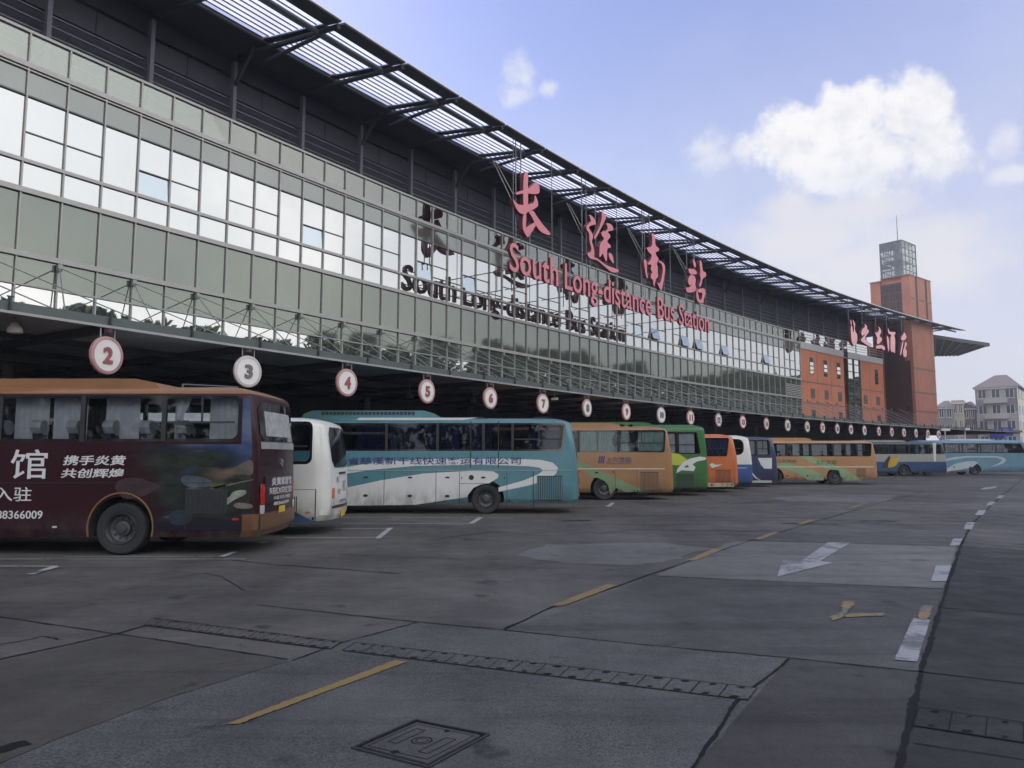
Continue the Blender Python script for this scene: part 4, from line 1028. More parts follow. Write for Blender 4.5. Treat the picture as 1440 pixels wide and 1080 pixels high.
latch(c, 780 + 236 / 4, 560 + 418 / 4, .16, .07); latch(c, 780 + 138 / 4, 560 + 412 / 4, .06, .1); latch(c, 780 + 330 / 4, 560 + 414 / 4, .06, .1)
for x in (352, 448, 468, 600): latch(c, 780 + x / 4, 560 + 522 / 4, .06, .1)
roof_pod(c, -8.5, -2.2, .14, M_tan); roof_pod(c, -2.15, -1.7, .1, M_tang, nm='roof_hatch'); tail_lamps(c, .95, 1.5); plate(c)

# 5 green coach
M_grn = paint('green', (.030, .135, .028)); M_yel = paint('lime', (.42, .50, .04))
c = coach('coach', 'bright green coach with a white bird and a lime flash behind the near tan coach', 9.48, 35.8, 3.42, paint=M_grn, win=(2.0, 3.05, -.55, -11.0), pillars=(-2.4, -4.2, -6), rr=.08, slant=-.14, wheels=(-3.2, -8.9), rake=.16,
          curtains=((-1.4, -.65, M_cur, 0), (-2.3, -1.6, M_cur, 0)))
side(c, 'lime_flash', Z([(560, 300), (640, 305), (700, 313), (748, 346), (700, 378), (640, 372), (560, 372)]), M_yel, 1)
side(c, 'white_bird', Z([(684, 421), (692, 395), (722, 360), (760, 340), (815, 328), (851, 333), (850, 346), (800, 356), (775, 372), (792, 388), (782, 410), (715, 405)]), M_tealw, 2)
side(c, 'bird_eye', Z([(728, 386), (748, 374), (755, 388), (735, 391)]), M_grn, 3)
grille(c, 780 + 684 / 4, 780 + 785 / 4, 560 + 428 / 4, 560 + 505 / 4, paint('green_dark', (.02, .07, .03)), 12); hline(c, 938, 990, 560 + 425 / 4, .012)
vline(c, 780 + 800 / 4, 665, 690); roof_pod(c, -7, -2.6, .13, M_grn); tail_lamps(c, .9, 1.5); plate(c)

# 6 orange coach
M_org = paint('orange', (.50, .135, .04))
c = coach('coach', 'orange coach with blue curtains and a small white bird, right of the green coach', 12.0, 39.3, 3.07, paint=M_org, win=(1.88, 2.86, -.5, -10.8), pillars=(-2.6, -4.4), rr=.1, slant=.14, wheels=(-3.4, -8.9),
          curtains=((-1.3, -.6, M_curb, 0), (-2.5, -1.35, M_curb, 0), (-3.4, -2.7, M_curb, 0)))
side(c, 'white_bird', Z([(870, 372), (885, 364), (905, 374), (944, 372), (915, 384), (885, 392)]), M_tealw, 1)
side(c, 'cream_skirt', Z([(800, 477), (1008, 477), (1010, 498), (800, 500)]), paint('cream', (.50, .42, .26)), 1)
grille(c, 780 + 905 / 4, 780 + 992 / 4, 560 + 405 / 4, 560 + 470 / 4, M_org, 12); hline(c, 990, 1030, 560 + 400 / 4, .012); latch(c, 780 + 884 / 4, 560 + 488 / 4, .1, .1); latch(c, 780 + 998 / 4, 560 + 486 / 4, .1, .1)
vline(c, 780 + 1008 / 4, 650, 684); roof_pod(c, -7, -3, .12, M_org); tail_lamps(c, .9, 1.4); plate(c)

# 7 white and blue coach
M_blu = paint('coach_blue', (.035, .085, .26))
c = coach('coach', 'white coach with blue lower half, only its tail showing right of the orange one', 13.9, 42.8, 3.1, paint=M_paintw, bands=((.2, 1.42, M_blu),), win=(1.95, 2.88, -.55, -10.8), pillars=(-2.2,), rr=.35, wheels=(-3.2, -8.8), rake=.22)
hline(c, 1030, 1050, 658, .03, M_tealw, 'trim_strip', .014); tail_lamps(c, .9, 1.4); plate(c); roof_pod(c, -7, -3, .12, M_paintw)

# 8 navy coach
M_nvy = paint('navy', (.025, .032, .085))
c = coach('coach', 'navy coach with a white wing on its rear corner and white curtains', 16.62, 46.2, 3.1, paint=M_nvy, win=(1.95, 2.9, -.6, -10.8), pillars=(-1.4, -2.6), rr=.14, wheels=(-3.6, -8.8), rake=.3, rc=.55,
          curtains=((-1.35, -.7, M_curw, 0), (-2.5, -1.5, M_curw, 0), (-3.4, -2.7, M_curw, 0)))
side(c, 'white_wing', Z([(1142, 336), (1222, 336), (1222, 397), (1178, 395), (1160, 375)]), M_tealw, 1); c.patch('white_wing', -1, .2, 1.32, 1.86, M_tealw, .012)
side(c, 'white_line', Z([(1098, 390), (1108, 412), (1135, 445), (1165, 465), (1130, 452), (1100, 415)]), M_tealw, 1)
side(c, 'grey_skirt', Z([(1097, 462), (1222, 462), (1222, 476), (1097, 476)]), mk('skirt_grey', (.35, .36, .38), .5), 1); roof_pod(c, -7, -3, .1, M_nvy); tail_lamps(c, .9, 1.3); plate(c)

# 9 tan coach far
Z = zoomf((1080, 560), 4.0)
M_tan2 = paint('tan_light', (.40, .22, .10)); M_tg2 = paint('sage_light', (.25, .36, .19)); M_dgr = mk('lettering_green', (.03, .08, .07), .5)
c = coach('coach', 'far tan coach with a row of white curtains, between the navy and dark-roofed coaches', 24.62, 50.0, 2.94, L=9.2, paint=M_tan2, win=(1.88, 2.76, -.4, -8.6), pillars=(-1.4, -3.0, -4.5, -6.1, -7.4), rr=.1, slant=.1, wheels=(-2.9, -7.0), wr=.5,
          curtains=((-1.35, -1.0, M_curw, 0), (-2.1, -1.8, M_curw, 0), (-2.9, -2.4, M_curw, 0), (-4.45, -3.4, M_curw, 0), (-5.0, -4.6, M_curw, 0), (-5.7, -5.25, M_curw, 0), (-6.75, -6.2, M_curw, 0), (-8.3, -7.5, M_curw, 0)), seats=M_seat)
side(c, 'sage_band', Z([(172, 326), (232, 326), (330, 362), (420, 392), (500, 440), (520, 462), (430, 463), (408, 440), (398, 405), (330, 400), (250, 365)]), M_tg2, 1)
side(c, 'sage_band', Z([(38, 366), (120, 366), (240, 402), (318, 430), (312, 462), (230, 462), (140, 410), (38, 385)]), M_tg2, 1)
hline(c, 1089, 1229, 560 + 386 / 4, .05, mk('trim_white', (.62, .6, .55), .4), 'trim_strip', .014)
side_text(c, 'lettering', '上海交运', Z([(50, 346), (160, 362)]), M_dgr, .014); side_text(c, 'lettering', '上海交运', Z([(266, 347), (386, 372)]), M_dgr, .014)
grille(c, 1080 + 497 / 4, 1080 + 552 / 4, 560 + 396 / 4, 560 + 440 / 4, M_tan2, 10); latch(c, 1080 + 108 / 4, 560 + 437 / 4, .16, .1); latch(c, 1080 + 222 / 4, 560 + 437 / 4, .16, .1)
roof_pod(c, -8.6, -4.2, .2, M_tan2); tail_lamps(c, .9, 1.3); plate(c)

# 10 dark roofed coach with yellow petal
M_bk = paint('dark_grey', (.05, .055, .065)); M_gw = paint('grey_white', (.33, .32, .30)); M_db = paint('deep_blue', (.03, .065, .16))
c = coach('coach', 'coach with dark roof, pale middle band, blue lower half and a yellow petal mark', 41.3, 70.5, 3.26, paint=M_bk, bands=((.2, 1.36, M_db), (1.36, 2.08, M_gw)), win=(2.1, 3.0, -.6, -11), pillars=(-1.8, -3.6, -5.6, -7.6, -9.4), rr=.1, wheels=(-4.2, -9.2), wr=.5, rake=.4, rearmat=M_paintw)
side(c, 'yellow_petal', Z([(674, 390), (680, 350), (695, 333), (735, 330), (735, 352), (722, 378), (700, 389)]), paint('petal_yellow', (.50, .34, .04)), 2)
side(c, 'dark_wedge', Z([(638, 392), (660, 350), (682, 322), (690, 336), (678, 360), (674, 392)]), M_dark, 2)
side(c, 'tail_white', Z([(926, 250), (945, 250), (945, 356), (934, 356)]), M_paintw, 1)
roof_pod(c, -8.5, -3.6, .16, M_gw); tail_lamps(c, .9, 1.4); plate(c)

# 11 light blue coach
M_lb = paint('sky_blue', (.14, .27, .36)); M_lbw = mk('paint_pale_swoosh', (.46, .52, .56), .35, 0, .05, coat=.4)
c = coach('coach', 'light blue coach with slanted window posts and pale swoosh, last on the right', 51.75, 74.5, 3.48, paint=M_lb, win=(2.2, 3.16, -.75, -11), pillars=(-3.2, -5.1, -6.9, -8.4), rr=.1, slant=-.5, wheels=(-5.45, -10.2), wr=.5)
side(c, 'pale_swoosh', Z([(985, 345), (1040, 332), (1120, 325), (1290, 325), (1330, 336), (1341, 348), (1325, 366), (1290, 378), (1250, 386), (1300, 364), (1318, 348), (1290, 334), (1120, 333), (985, 355)]), M_lbw, 1)
side(c, 'pale_leaf', Z([(986, 408), (1050, 370), (1110, 356), (1160, 353), (1182, 362), (1150, 388), (1080, 402), (1000, 414)]), M_lbw, 1)
latch(c, 1080 + 1047 / 4, 560 + 387 / 4, .2, .12); latch(c, 1080 + 1138 / 4, 560 + 387 / 4, .2, .12)
roof_pod(c, -7.5, -3.2, .14, M_tealw); tail_lamps(c, .9, 1.4); plate(c)
#@@PART4
# ------------------------------------------------------------------ ground
def ground_mat(name, base, spk=.5, tint=(1, 1, 1), rough=.62, stain=.62):
    m = bpy.data.materials.new(name); nt, b = nodes(m); N = nt.nodes; L = nt.links
    geo = N.new('ShaderNodeNewGeometry')
    def noise(sc_, det=6, ro=.6, st=(1, 1, 1), rot=0):
        mp = N.new('ShaderNodeMapping'); mp.inputs['Scale'].default_value = st; mp.inputs['Rotation'].default_value = (0, 0, rot); L.new(geo.outputs['Position'], mp.inputs['Vector'])
        n = N.new('ShaderNodeTexNoise'); n.inputs['Scale'].default_value = sc_; n.inputs['Detail'].default_value = det; n.inputs['Roughness'].default_value = ro; L.new(mp.outputs[0], n.inputs['Vector']); return n.outputs['Fac']
    def rng(v, a, b_, c0, d):
        r = N.new('ShaderNodeMapRange'); r.inputs['From Min'].default_value = a; r.inputs['From Max'].default_value = b_; r.inputs['To Min'].default_value = c0; r.inputs['To Max'].default_value = d; L.new(v, r.inputs['Value']); return r.outputs[0]
    def mul(a, b_):
        n = N.new('ShaderNodeMath'); n.operation = 'MULTIPLY'; L.new(a, n.inputs[0]); L.new(b_, n.inputs[1]); return n.outputs[0]
    big = rng(noise(.16, 5, .55), .35, .65, 1 - stain * .5, 1 + stain * .45)
    mid = rng(noise(.9, 8, .7), .35, .68, 1 - stain * .35, 1 + stain * .3)
    streak = rng(noise(.7, 6, .6, (1, .12, 1), radians(-3)), .35, .65, .86, 1.12)
    fine = rng(noise(55, 3, .7), .34, .62, 1 - spk, 1 + spk * .5)
    pit = rng(noise(19, 3, .6), .28, .38, 1 - spk * .8, 1.0)
    oil = rng(noise(1.7, 4, .55),   .29, .37, .5, 1.0); tyre = rng(noise(1.1, 5, .6, (.10, 1.6, 1), radians(35)), .34, .44, .74, 1.0)
    patchy = rng(noise(.55, 5, .6), .42, .6, .45, 1.0)
    def fade(v):
        n = N.new('ShaderNodeMix'); n.data_type = 'FLOAT'; n.inputs['A'].default_value = 1.0; L.new(patchy, n.inputs['Factor']); L.new(v, n.inputs['B']); return n.outputs['Result']
    fine = fade(fine); pit = fade(pit)
    f = mul(mul(mul(mul(big, mid), mul(streak, fine)), pit), mul(oil, tyre))
    mx = N.new('ShaderNodeMix'); mx.data_type = 'RGBA'; mx.blend_type = 'MULTIPLY'; mx.inputs['Factor'].default_value = 1
    mx.inputs['A'].default_value = (base * tint[0] * 1.01, base * tint[1], base * tint[2] * .94, 1); L.new(f, mx.inputs['B']); L.new(mx.outputs['Result'], b.inputs['Base Color'])
    L.new(rng(noise(1.3, 6, .7), .3, .7, rough - .12, rough + .14), b.inputs['Roughness']); b.inputs['Specular IOR Level'].default_value = .16
    bpn = N.new('ShaderNodeBump'); bpn.inputs['Strength'].default_value = .5; bpn.inputs['Distance'].default_value = .006; L.new(mul(fine, pit), bpn.inputs['Height']); L.new(bpn.outputs[0], b.inputs['Normal'])
    return m
GB = .092
M_g = ground_mat('yard_concrete', GB * 1.08, .46, (1.06, 1.02, .97))
m = MB(); m.add([(-600, -400, 0), (900, -400, 0), (900, 900, 0), (-600, 900, 0)], [(0, 1, 2, 3)]); struct('yard_ground', m, M_g)
def sheet(name, pts, mat, z=.004, px=True, rag=0.0):
    q = [G(u, v) for u, v in pts] if px else pts
    if rag:                                             # ragged edges of poured or worn areas
        rd = random.Random(len(pts) * 7 + int(abs(pts[0][0]))); o = []
        for i in range(len(q)):
            a, b = Vector(q[i]), Vector(q[(i + 1) % len(q)]); n = max(1, min(60, int((b - a).length / (rag * 2.5))))
            o += [tuple(a + (b - a) * k / n + Vector((rd.uniform(-rag, rag), rd.uniform(-rag, rag)))) for k in range(n)]
        q = o
    m = MB(); ar = sum(q[i][0] * q[(i + 1) % len(q)][1] - q[(i + 1) % len(q)][0] * q[i][1] for i in range(len(q)))
    if ar < 0: q = q[::-1]
    m.add([(x, y, z) for x, y in q], [tuple(range(len(q)))]); return struct(name, m, mat, fix=False)
M_gblue = ground_mat('aggregate_concrete', GB * 1.12, .7, (1.01, 1.01, 1.03), .6)
M_gdark = ground_mat('dark_slab', GB * .88, .4, (1.0, 1.0, 1.0), .55)
M_glight = ground_mat('light_slab', GB * 1.5, .25, (1.03, 1.02, 1.0), .55, .3)
M_gpale = ground_mat('pale_patch', GB * 1.5, .25, (1.02, 1.02, 1.04), .55, .45)
M_gbrown = ground_mat('brown_slab', GB * .74, .3, (1.06, 1.02, .95), .6)
M_gright = ground_mat('right_slab', GB * .60, .3, (1.04, 1.02, .98), .6)
M_gedge = ground_mat('darkest_slab', GB * .34, .3, (1.02, 1.02, 1.0), .6)  # darkest slab tone, used along the right edge
sheet('concrete_slab', [(585, 876), (707, 887), (900, 907), (1110, 926), (975, 1079), (960, 1110), (-60, 1110), (70, 1045), (230, 985), (410, 930), (480, 905)], M_gblue, rag=.006)
sheet('concrete_slab', [(712, 887), (922, 811), (1325, 829), (1290, 944), (1110, 925), (900, 906)], M_gdark, rag=.006)
sheet('concrete_slab', [(922, 810), (1025, 763), (1050, 761), (1345, 769), (1327, 828)], M_glight, rag=.006)
sheet('concrete_slab', [(1110, 927), (1296, 946), (1260, 1110), (950, 1110)], M_gright, rag=.006)
sheet('concrete_slab', [(1296, 946), (1327, 840), (1352, 767), (1440, 774), (1560, 800), (1560, 1110), (1260, 1110)], M_gedge, rag=.006)
sheet('concrete_patch', [(728, 782), (765, 766), (940, 764), (1000, 772), (900, 797), (800, 793)], M_gpale, rag=.13)
sheet('concrete_patch', [(1085, 700), (1150, 695), (1262, 696), (1245, 707), (1110, 706)], M_gpale, rag=.2)
sheet('concrete_slab', [(-80, 1100), (-80, 944), (0, 930), (168, 893), (405, 930), (230, 984), (70, 1044), (-60, 1100)], M_gbrown, rag=.006)
sheet('concrete_slab', [(1052, 760), (1160, 730), (1360, 744), (1346, 768)], M_gdark, rag=.006)

def crack(name, pts, w=.03, jag=.02, seed=1, px=True, mat=None, z=.008):
    rd = random.Random(seed); q = [G(u, v) for u, v in pts] if px else pts
    dense = []
    for i in range(len(q) - 1):
        a, b = Vector(q[i]), Vector(q[i + 1]); n = max(1, int((b - a).length / .07)); n = min(n, 260)
        for k in range(n): dense.append(a + (b - a) * k / n)
    dense.append(Vector(q[-1])); vs = []; off = 0; wob = 1.0
    for i, p in enumerate(dense):
        d = (dense[min(i + 1, len(dense) - 1)] - dense[max(i - 1, 0)]); d = d.normalized() if d.length else Vector((1, 0)); nn = Vector((-d.y, d.x))
        off = off * .8 + rd.uniform(-jag, jag) * .5; wob = .75 * wob + .25 * rd.choice((.4, .7, 1, 1, 1.3, 2.0))
        ww = w * wob * rd.uniform(.7, 1.2) / 2
        vs += [(*(p + nn * (off + ww)), z), (*(p + nn * (off - ww)), z)]
    m = MB(); m.add(vs, [(2 * i, 2 * i + 1, 2 * i + 3, 2 * i + 2) for i in range(len(dense) - 1)]); return struct(name, m, mat or M_crack, fix=False)
M_crack = mk('joint_tar', (.012, .012, .013), .8, 0, .3, 20, spec=.15)
J = [([(1258, 1110), (1265, 1080), (1295, 950), (1325, 845), (1352, 765), (1366, 738), (1400, 705), (1440, 672)], .065),
     ([(950, 1110), (975, 1080), (1035, 990), (1110, 927)], .04), ([(710, 885), (775, 855), (870, 824), (915, 808), (960, 793), (1050, 762), (1100, 748), (1150, 733), (1235, 708), (1300, 691)], .045),
     ([(360, 851), (585, 875), (710, 887), (900, 907), (1110, 926), (1290, 945), (1440, 962), (1600, 985)], .03), ([(-120, 852), (0, 868), (165, 892), (405, 928)], .028),
     ([(-60, 945), (0, 928), (168, 891), (205, 880)], .045), ([(410, 930), (480, 905), (585, 876)], .03), ([(478, 780), (655, 787)], .03), ([(605, 760), (691, 748), (844, 750)], .03), ([(400, 795), (562, 807)], .05),
     ([(302, 785), (400, 796)], .035), ([(226, 816), (288, 806), (312, 811), (344, 831)], .02), ([(880, 745), (1105, 748)], .06), ([(880, 725), (1160, 729)], .07), ([(1047, 706), (1440, 706), (1500, 706)], .10),
     ([(1347, 762), (1440, 771), (1500, 776)], .05), ([(1347, 783), (1440, 787), (1500, 790)], .05), ([(1320, 855), (1440, 865), (1540, 874)], .035), ([(1285, 1046), (1440, 1070)], .015), ([(1200, 694), (1340, 694)], .08),
     ([(920, 810), (1325, 829)], .018), ([(620, 757), (700, 748)], .03), ([(700, 716), (860, 712)], .06), ([(1000, 692), (1180, 690)], .09), ([(1240, 676), (1440, 677)], .1), ([(560, 720), (760, 716)], .05), ([(860, 738), (1010, 738)], .04),
     ([(0, 800), (110, 783)], .02), ([(930, 719), (1090, 717)], .06), ([(1090, 735), (1330, 738)], .04), ([(845, 750), (900, 744)], .03)]
for i, (p, w) in enumerate(J): crack('slab_joint', p, w * .72, .011, i + 3)
for i, (p, w) in enumerate([([(0, 907), (30, 903), (60, 895), (80, 900)], .02), ([(1100, 736), (1180, 738)], .12), ([(1210, 733), (1260, 733)], .16), ([(790, 733), (830, 732)], .2), ([(-30, 1065), (40, 1045)], .12)]): crack('tar_patch', p, w, .04, i + 50)

# painted markings, worn by a noise mask so the concrete shows through
def paint_mat(name, col, wear=.45):
    m = bpy.data.materials.new(name); nt, b = nodes(m); N = nt.nodes; L = nt.links
    geo = N.new('ShaderNodeNewGeometry'); n = N.new('ShaderNodeTexNoise'); n.inputs['Scale'].default_value = 14; n.inputs['Detail'].default_value = 8; n.inputs['Roughness'].default_value = .75
    L.new(geo.outputs['Position'], n.inputs['Vector'])
    n2 = N.new('ShaderNodeTexNoise'); n2.inputs['Scale'].default_value = 1.6; L.new(geo.outputs['Position'], n2.inputs['Vector'])
    ad = N.new('ShaderNodeMath'); ad.operation = 'ADD'; L.new(n.outputs['Fac'], ad.inputs[0]); L.new(n2.outputs['Fac'], ad.inputs[1])
    r = N.new('ShaderNodeMapRange'); r.inputs['From Min'].default_value = 1.27 - wear * .55; r.inputs['From Max'].default_value = 1.45 - wear * .55; L.new(ad.outputs[0], r.inputs['Value'])
    mx = N.new('ShaderNodeMix'); mx.data_type = 'RGBA'; mx.inputs['A'].default_value = (*col, 1); mx.inputs['B'].default_value = (GB * 1.1, GB * 1.1, GB * 1.12, 1); L.new(r.outputs[0], mx.inputs['Factor'])
    L.new(mx.outputs['Result'], b.inputs['Base Color']); b.inputs['Roughness'].default_value = .6; return m
M_pw = paint_mat('road_paint_white', (.30, .30, .30), .50); M_py = paint_mat('road_paint_yellow', (.22, .15, .045), .46); M_pl = paint_mat('bay_line_white', (.36, .36, .355), .40); M_pf = paint_mat('faded_yellow', (.25, .165, .03), .68)
for q in ([(1258, 929), (1290, 932), (1308, 873), (1284, 871)], [(1309, 818), (1331, 818), (1338, 796), (1316, 796)], [(1335, 768), (1349, 768), (1354, 758), (1341, 758)], [(1355, 745), (1367, 745), (1371, 735), (1359, 735)], [(1371, 725), (1382, 725), (1387, 718), (1376, 718)],
          [(1387, 711), (1395, 711), (1400, 706), (1391, 706)], [(1401, 701), (1409, 701), (1413, 697), (1405, 697)]): sheet('white_dash', q, M_pw, .012, rag=.005)
for q in ([(318, 1020), (336, 1020), (573, 932), (556, 930)], [(773, 853), (792, 853), (868, 824), (855, 822)], [(965, 789), (978, 789), (1015, 774), (1003, 772)], [(1060, 759), (1070, 759), (1097, 749), (1088, 748)], [(1120, 738), (1128, 738), (1146, 732), (1139, 731)], [(1192, 715), (1198, 715), (1222, 707), (1216, 707)]): sheet('yellow_dash', q, M_py, .012, rag=.01)
sheet('direction_arrow', [(1093, 812), (1100, 789), (1126, 790), (1165, 763), (1196, 764), (1153, 790), (1172, 792)], M_pw, .012)
sheet('direction_arrow', [(1378, 688), (1384, 686), (1402, 684), (1400, 686.5), (1383, 689)], M_pw, .012)
for q in ([(1185, 846), (1203, 847), (1188, 868), (1170, 874), (1168, 868), (1182, 862)], [(1188, 864), (1243, 863), (1243, 867), (1188, 869)], [(1296, 852), (1312, 853), (1305, 872), (1289, 871)]): sheet('old_yellow_mark', q, M_pf, .012, rag=.02)
for a, b, w in (((-100, 787), (345, 787), .07), ((-100, 797), (80, 797), .09), ((90, 784), (300, 783.5), .05), ((330, 764), (372, 763), .06), ((250, 762), (330, 762), .06), ((400, 757), (527, 757), .1), ((470, 744), (552, 744), .1), ((480, 728), (678, 728), .1), ((480, 737), (660, 737), .09), ((720, 712), (860, 712), .1), ((830, 705), (950, 704), .1)):
    (x0, y0), (x1, y1) = G(*a), G(*b); sheet('bay_line', [(x0, y0 - w / 2), (x1, y1 - w / 2), (x1, y1 + w / 2), (x0, y0 + w / 2)], M_pl, .012, False)
for q in ([(36, 809), (48, 809), (84, 798), (74, 797)], [(527, 758), (535, 758), (553, 743), (546, 743)], [(658, 737), (666, 737), (680, 728), (673, 728)], [(306, 784), (316, 784), (334, 777), (326, 777)], [(372, 765), (380, 762), (368, 762), (360, 765)], [(852, 713), (858, 713), (866, 707), (860, 707)]): sheet('bay_line', q, M_pl, .016)

# drains and manhole
M_conc = ground_mat('cover_concrete', GB * .98, .4, (1, 1, 1.02), .65)
def drain(label, a0, a1, b0, b1, n, seed, cm):
    A0, A1, B0, B1 = (Vector(G(*q)) for q in (a0, a1, b0, b1)); c = (A0 + B1) / 2
    t = thing('trench_drain', (c.x, c.y, 0), label, 'drain')
    mb = MB(); o = (c.x, c.y, 0); mb.add([(*A0, .009), (*A1, .009), (*B1, .009), (*B0, .009)], [(0, 1, 2, 3)]); mb.build('cover_slabs', cm, t, off=o, fix=False)
    g = MB(); rd = random.Random(seed)
    def strip(p, q, w, z=.013):
        d = (q - p).normalized(); nn = Vector((-d.y, d.x)) * w / 2; g.add([(*(p + nn), z), (*(p - nn), z), (*(q - nn), z), (*(q + nn), z)], [(0, 1, 2, 3)])
    strip(A0, A1, .013); strip(B0, B1, .011)
    for i in range(n + 1):
        f = i / n; strip(A0.lerp(A1, f), B0.lerp(B1, f), rd.uniform(.004, .010), .0135)
    h = g
    for i in range(n):
        for q in (.12, .88):
            f = (i + .5) / n; p = A0.lerp(A1, f).lerp(B0.lerp(B1, f), q); r = rd.uniform(.012, .026)
            h.add([(p.x + r * 1.7 * cos(k * pi / 4), p.y + r * sin(k * pi / 4), .0138) for k in range(8)], [tuple(range(8))])
    h.build('gaps', M_crack, t, off=o, fix=False)
drain('left run of concrete drain covers crossing the yard in front of the maroon coach', (215, 870), (480, 904), (203, 880), (465, 914), 17, 1, M_g)
drain('right run of concrete drain covers crossing the foreground above the manhole', (500, 905), (1065, 969), (482, 916), (1052, 986), 17, 2, M_gblue)
drain('short faint run of drain covers right of the long joint in the near right corner', (1292, 996), (1440, 1018), (1284, 1022), (1440, 1046), 3, 3, M_gedge)
q = [Vector(G(*p)) for p in ((498, 1053), (585, 1015), (685, 1035), (602, 1080))]; c = sum(q, Vector((0, 0))) / 4
t = thing('manhole_cover', (c.x, c.y, 0), 'square concrete manhole cover in a dark steel frame set in the foreground', 'manhole cover'); o = (c.x, c.y, 0)
m = MB(); inn = [c + (p - c) * .9 for p in q]
m.add([(*p, .006) for p in q] + [(*p, .006) for p in inn], [(i, (i + 1) % 4, 4 + (i + 1) % 4, 4 + i) for i in range(4)])
m.build('gap', M_crack, t, off=o, fix=False)
m = MB(); o2 = [c + (p - c) * 1.03 for p in q]; i2 = [c + (p - c) * 1.0 for p in q]
for i in range(4): m.bar((*o2[i], .008), (*o2[(i + 1) % 4], .008), .018, .014)
m.build('frame', mk('manhole_steel', (.06, .06, .06), .5, .6, .3, 12), t, off=o)
m = MB(); inn = [c + (p - c) * .88 for p in q]
m.prism([(p.x, p.y) for p in inn], lambda a, b, w: Vector((a, b, w)), .002, .012); cv = m.build('cover', M_conc, t, off=o)
m = MB(); ex, ey = (q[2] - q[1]) / 2, (q[0] - q[1]) / 2
def ring(cx, cy, r, w, n=20):
    for i in range(n):
        a, b = 2 * pi * i / n, 2 * pi * (i + 1) / n; m.add([(*(c + ex * (cx + rr_ * cos(k)) + ey * (cy + rr_ * sin(k))), .0145) for rr_, k in ((r, a), (r, b), (r + w, b), (r + w, a))], [(0, 1, 2, 3)])
ring(0, 0, .2, .03); ring(0, 0, .12, .02)
def rectl(x0, x1, y0, y1, w=.012):
    for (ax, ay, bx, by) in ((x0, y0, x1, y0), (x1, y0, x1, y1), (x1, y1, x0, y1), (x0, y1, x0, y0)):
        p0, p1 = c + ex * ax + ey * ay, c + ex * bx + ey * by; d = (p1 - p0).normalized(); nn = Vector((-d.y, d.x)) * w / 2 * .6
        m.add([(*(p0 + nn), .0142), (*(p0 - nn), .0142), (*(p1 - nn), .0142), (*(p1 + nn), .0142)], [(0, 1, 2, 3)])
rectl(-.6, -.35, -.55, .4); rectl(.35, .6, -.4, .55); rectl(-.8, .8, -.8, .8)
for cx, cy, r in ((.1, -.75, .07), (-.05, .8, .09)): m.add([(*(c + ex * (cx + r * cos(k * pi / 5)) + ey * (cy + r * sin(k * pi / 5))), .0148) for k in range(10)], [tuple(range(10))])
m.build('cast_pattern', M_crack, cv, off=o, fix=False)

# ------------------------------------------------------------------ far houses and road sign
M_apt = mk('render_grey', (.36, .34, .335), .85, 0, .12, .25); M_aptd = mk('render_dark', (.21, .20, .21), .85, 0, .12, .25); M_tile = mk('roof_tile', (.12, .105, .11), .8, 0, .15, .8); M_wdark = mk('house_window', (.07, .08, .09), .15, 0, .3, .3); M_wfr = mk('house_trim', (.55, .54, .52), .6)
def house(label, u0, v_e, u1, Y, yaw, depth, roof_h, floors, bays, wide=None, u2=None, hip=True, balcony=False, mat=None, group='blocks of flats beyond the yard'):
    x0, z = at(u0, v_e, Y); x1, _ = at(u1, v_e, Y); k1 = x1 / Y; W_ = wide or (k1 * Y - x0) / (cos(yaw) - k1 * sin(yaw)); Ht = z
    t = thing('apartment_house', (x0, Y, 0), label, 'apartment house', group); t.rotation_euler = (0, 0, yaw)
    m = MB(); m.box(0, W_, 0, depth, 0, Ht); w = m.build('wall', mat or M_apt, t)
    m = MB(); e = .5
    if hip: m.add([(-e, -e, Ht), (W_ + e, -e, Ht), (W_ + e, depth + e, Ht), (-e, depth + e, Ht), (W_ * .35, depth * .4, Ht + roof_h), (W_ * .65, depth * .4, Ht + roof_h), (W_ * .65, depth * .6, Ht + roof_h), (W_ * .35, depth * .6, Ht + roof_h)], [(0, 1, 5, 4), (1, 2, 6, 5), (2, 3, 7, 6), (3, 0, 4, 7), (4, 5, 6, 7), (0, 3, 2, 1)])
    else: m.box(-.2, W_ + .2, -.2, depth + .2, Ht, Ht + .4)
    m.build('roof', M_tile if hip else mat or M_apt, t)
    m = MB(); m.box(-.3, W_ + .3, -.3, -.02, Ht - .35, Ht - .02); m.build('eaves', M_wfr, t)
    fh = Ht / floors
    for f in range(floors):
        for i in range(bays):
            cx = W_ * (i + .5) / bays; z0 = f * fh + fh * .32; z1 = f * fh + fh * .82; hw_ = min(1.4, W_ / bays * .3)
            m = MB(); m.box(cx - hw_, cx + hw_, -.06, -.01, z0, z1); wn = m.build('window', M_wdark, t)
            m = MB(); m.box(cx - hw_ - .1, cx + hw_ + .1, -.12, -.0, z0 - .16, z0 - .02)
            for q in (-1, 0, 1): m.box(cx + q * hw_ - .05, cx + q * hw_ + .05, -.09, -.061, z0, z1)
            m.build('window_frame', M_wfr, wn)
            if balcony and i == bays // 2:
                m = MB(); m.box(cx - 2, cx + 2, -1.1, -.0, f * fh - .1, f * fh + .1); m.box(cx - 2, cx + 2, -1.1, -1.0, f * fh + .1, f * fh + 1.0); m.build('balcony', M_apt, t)
        for i in range(max(2, int(depth / 4))):          # flanks
            cy = depth * (i + .5) / max(2, int(depth / 4)); z0 = f * fh + fh * .3; z1 = f * fh + fh * .8
            for xx, sg in ((0, -1), (W_, 1)):
                m = MB(); m.box(min(xx + sg * .01, xx + sg * .06), max(xx + sg * .01, xx + sg * .06), cy - .8, cy + .8, z0, z1); m.build('window', M_wdark, t)
    return t, W_, Ht
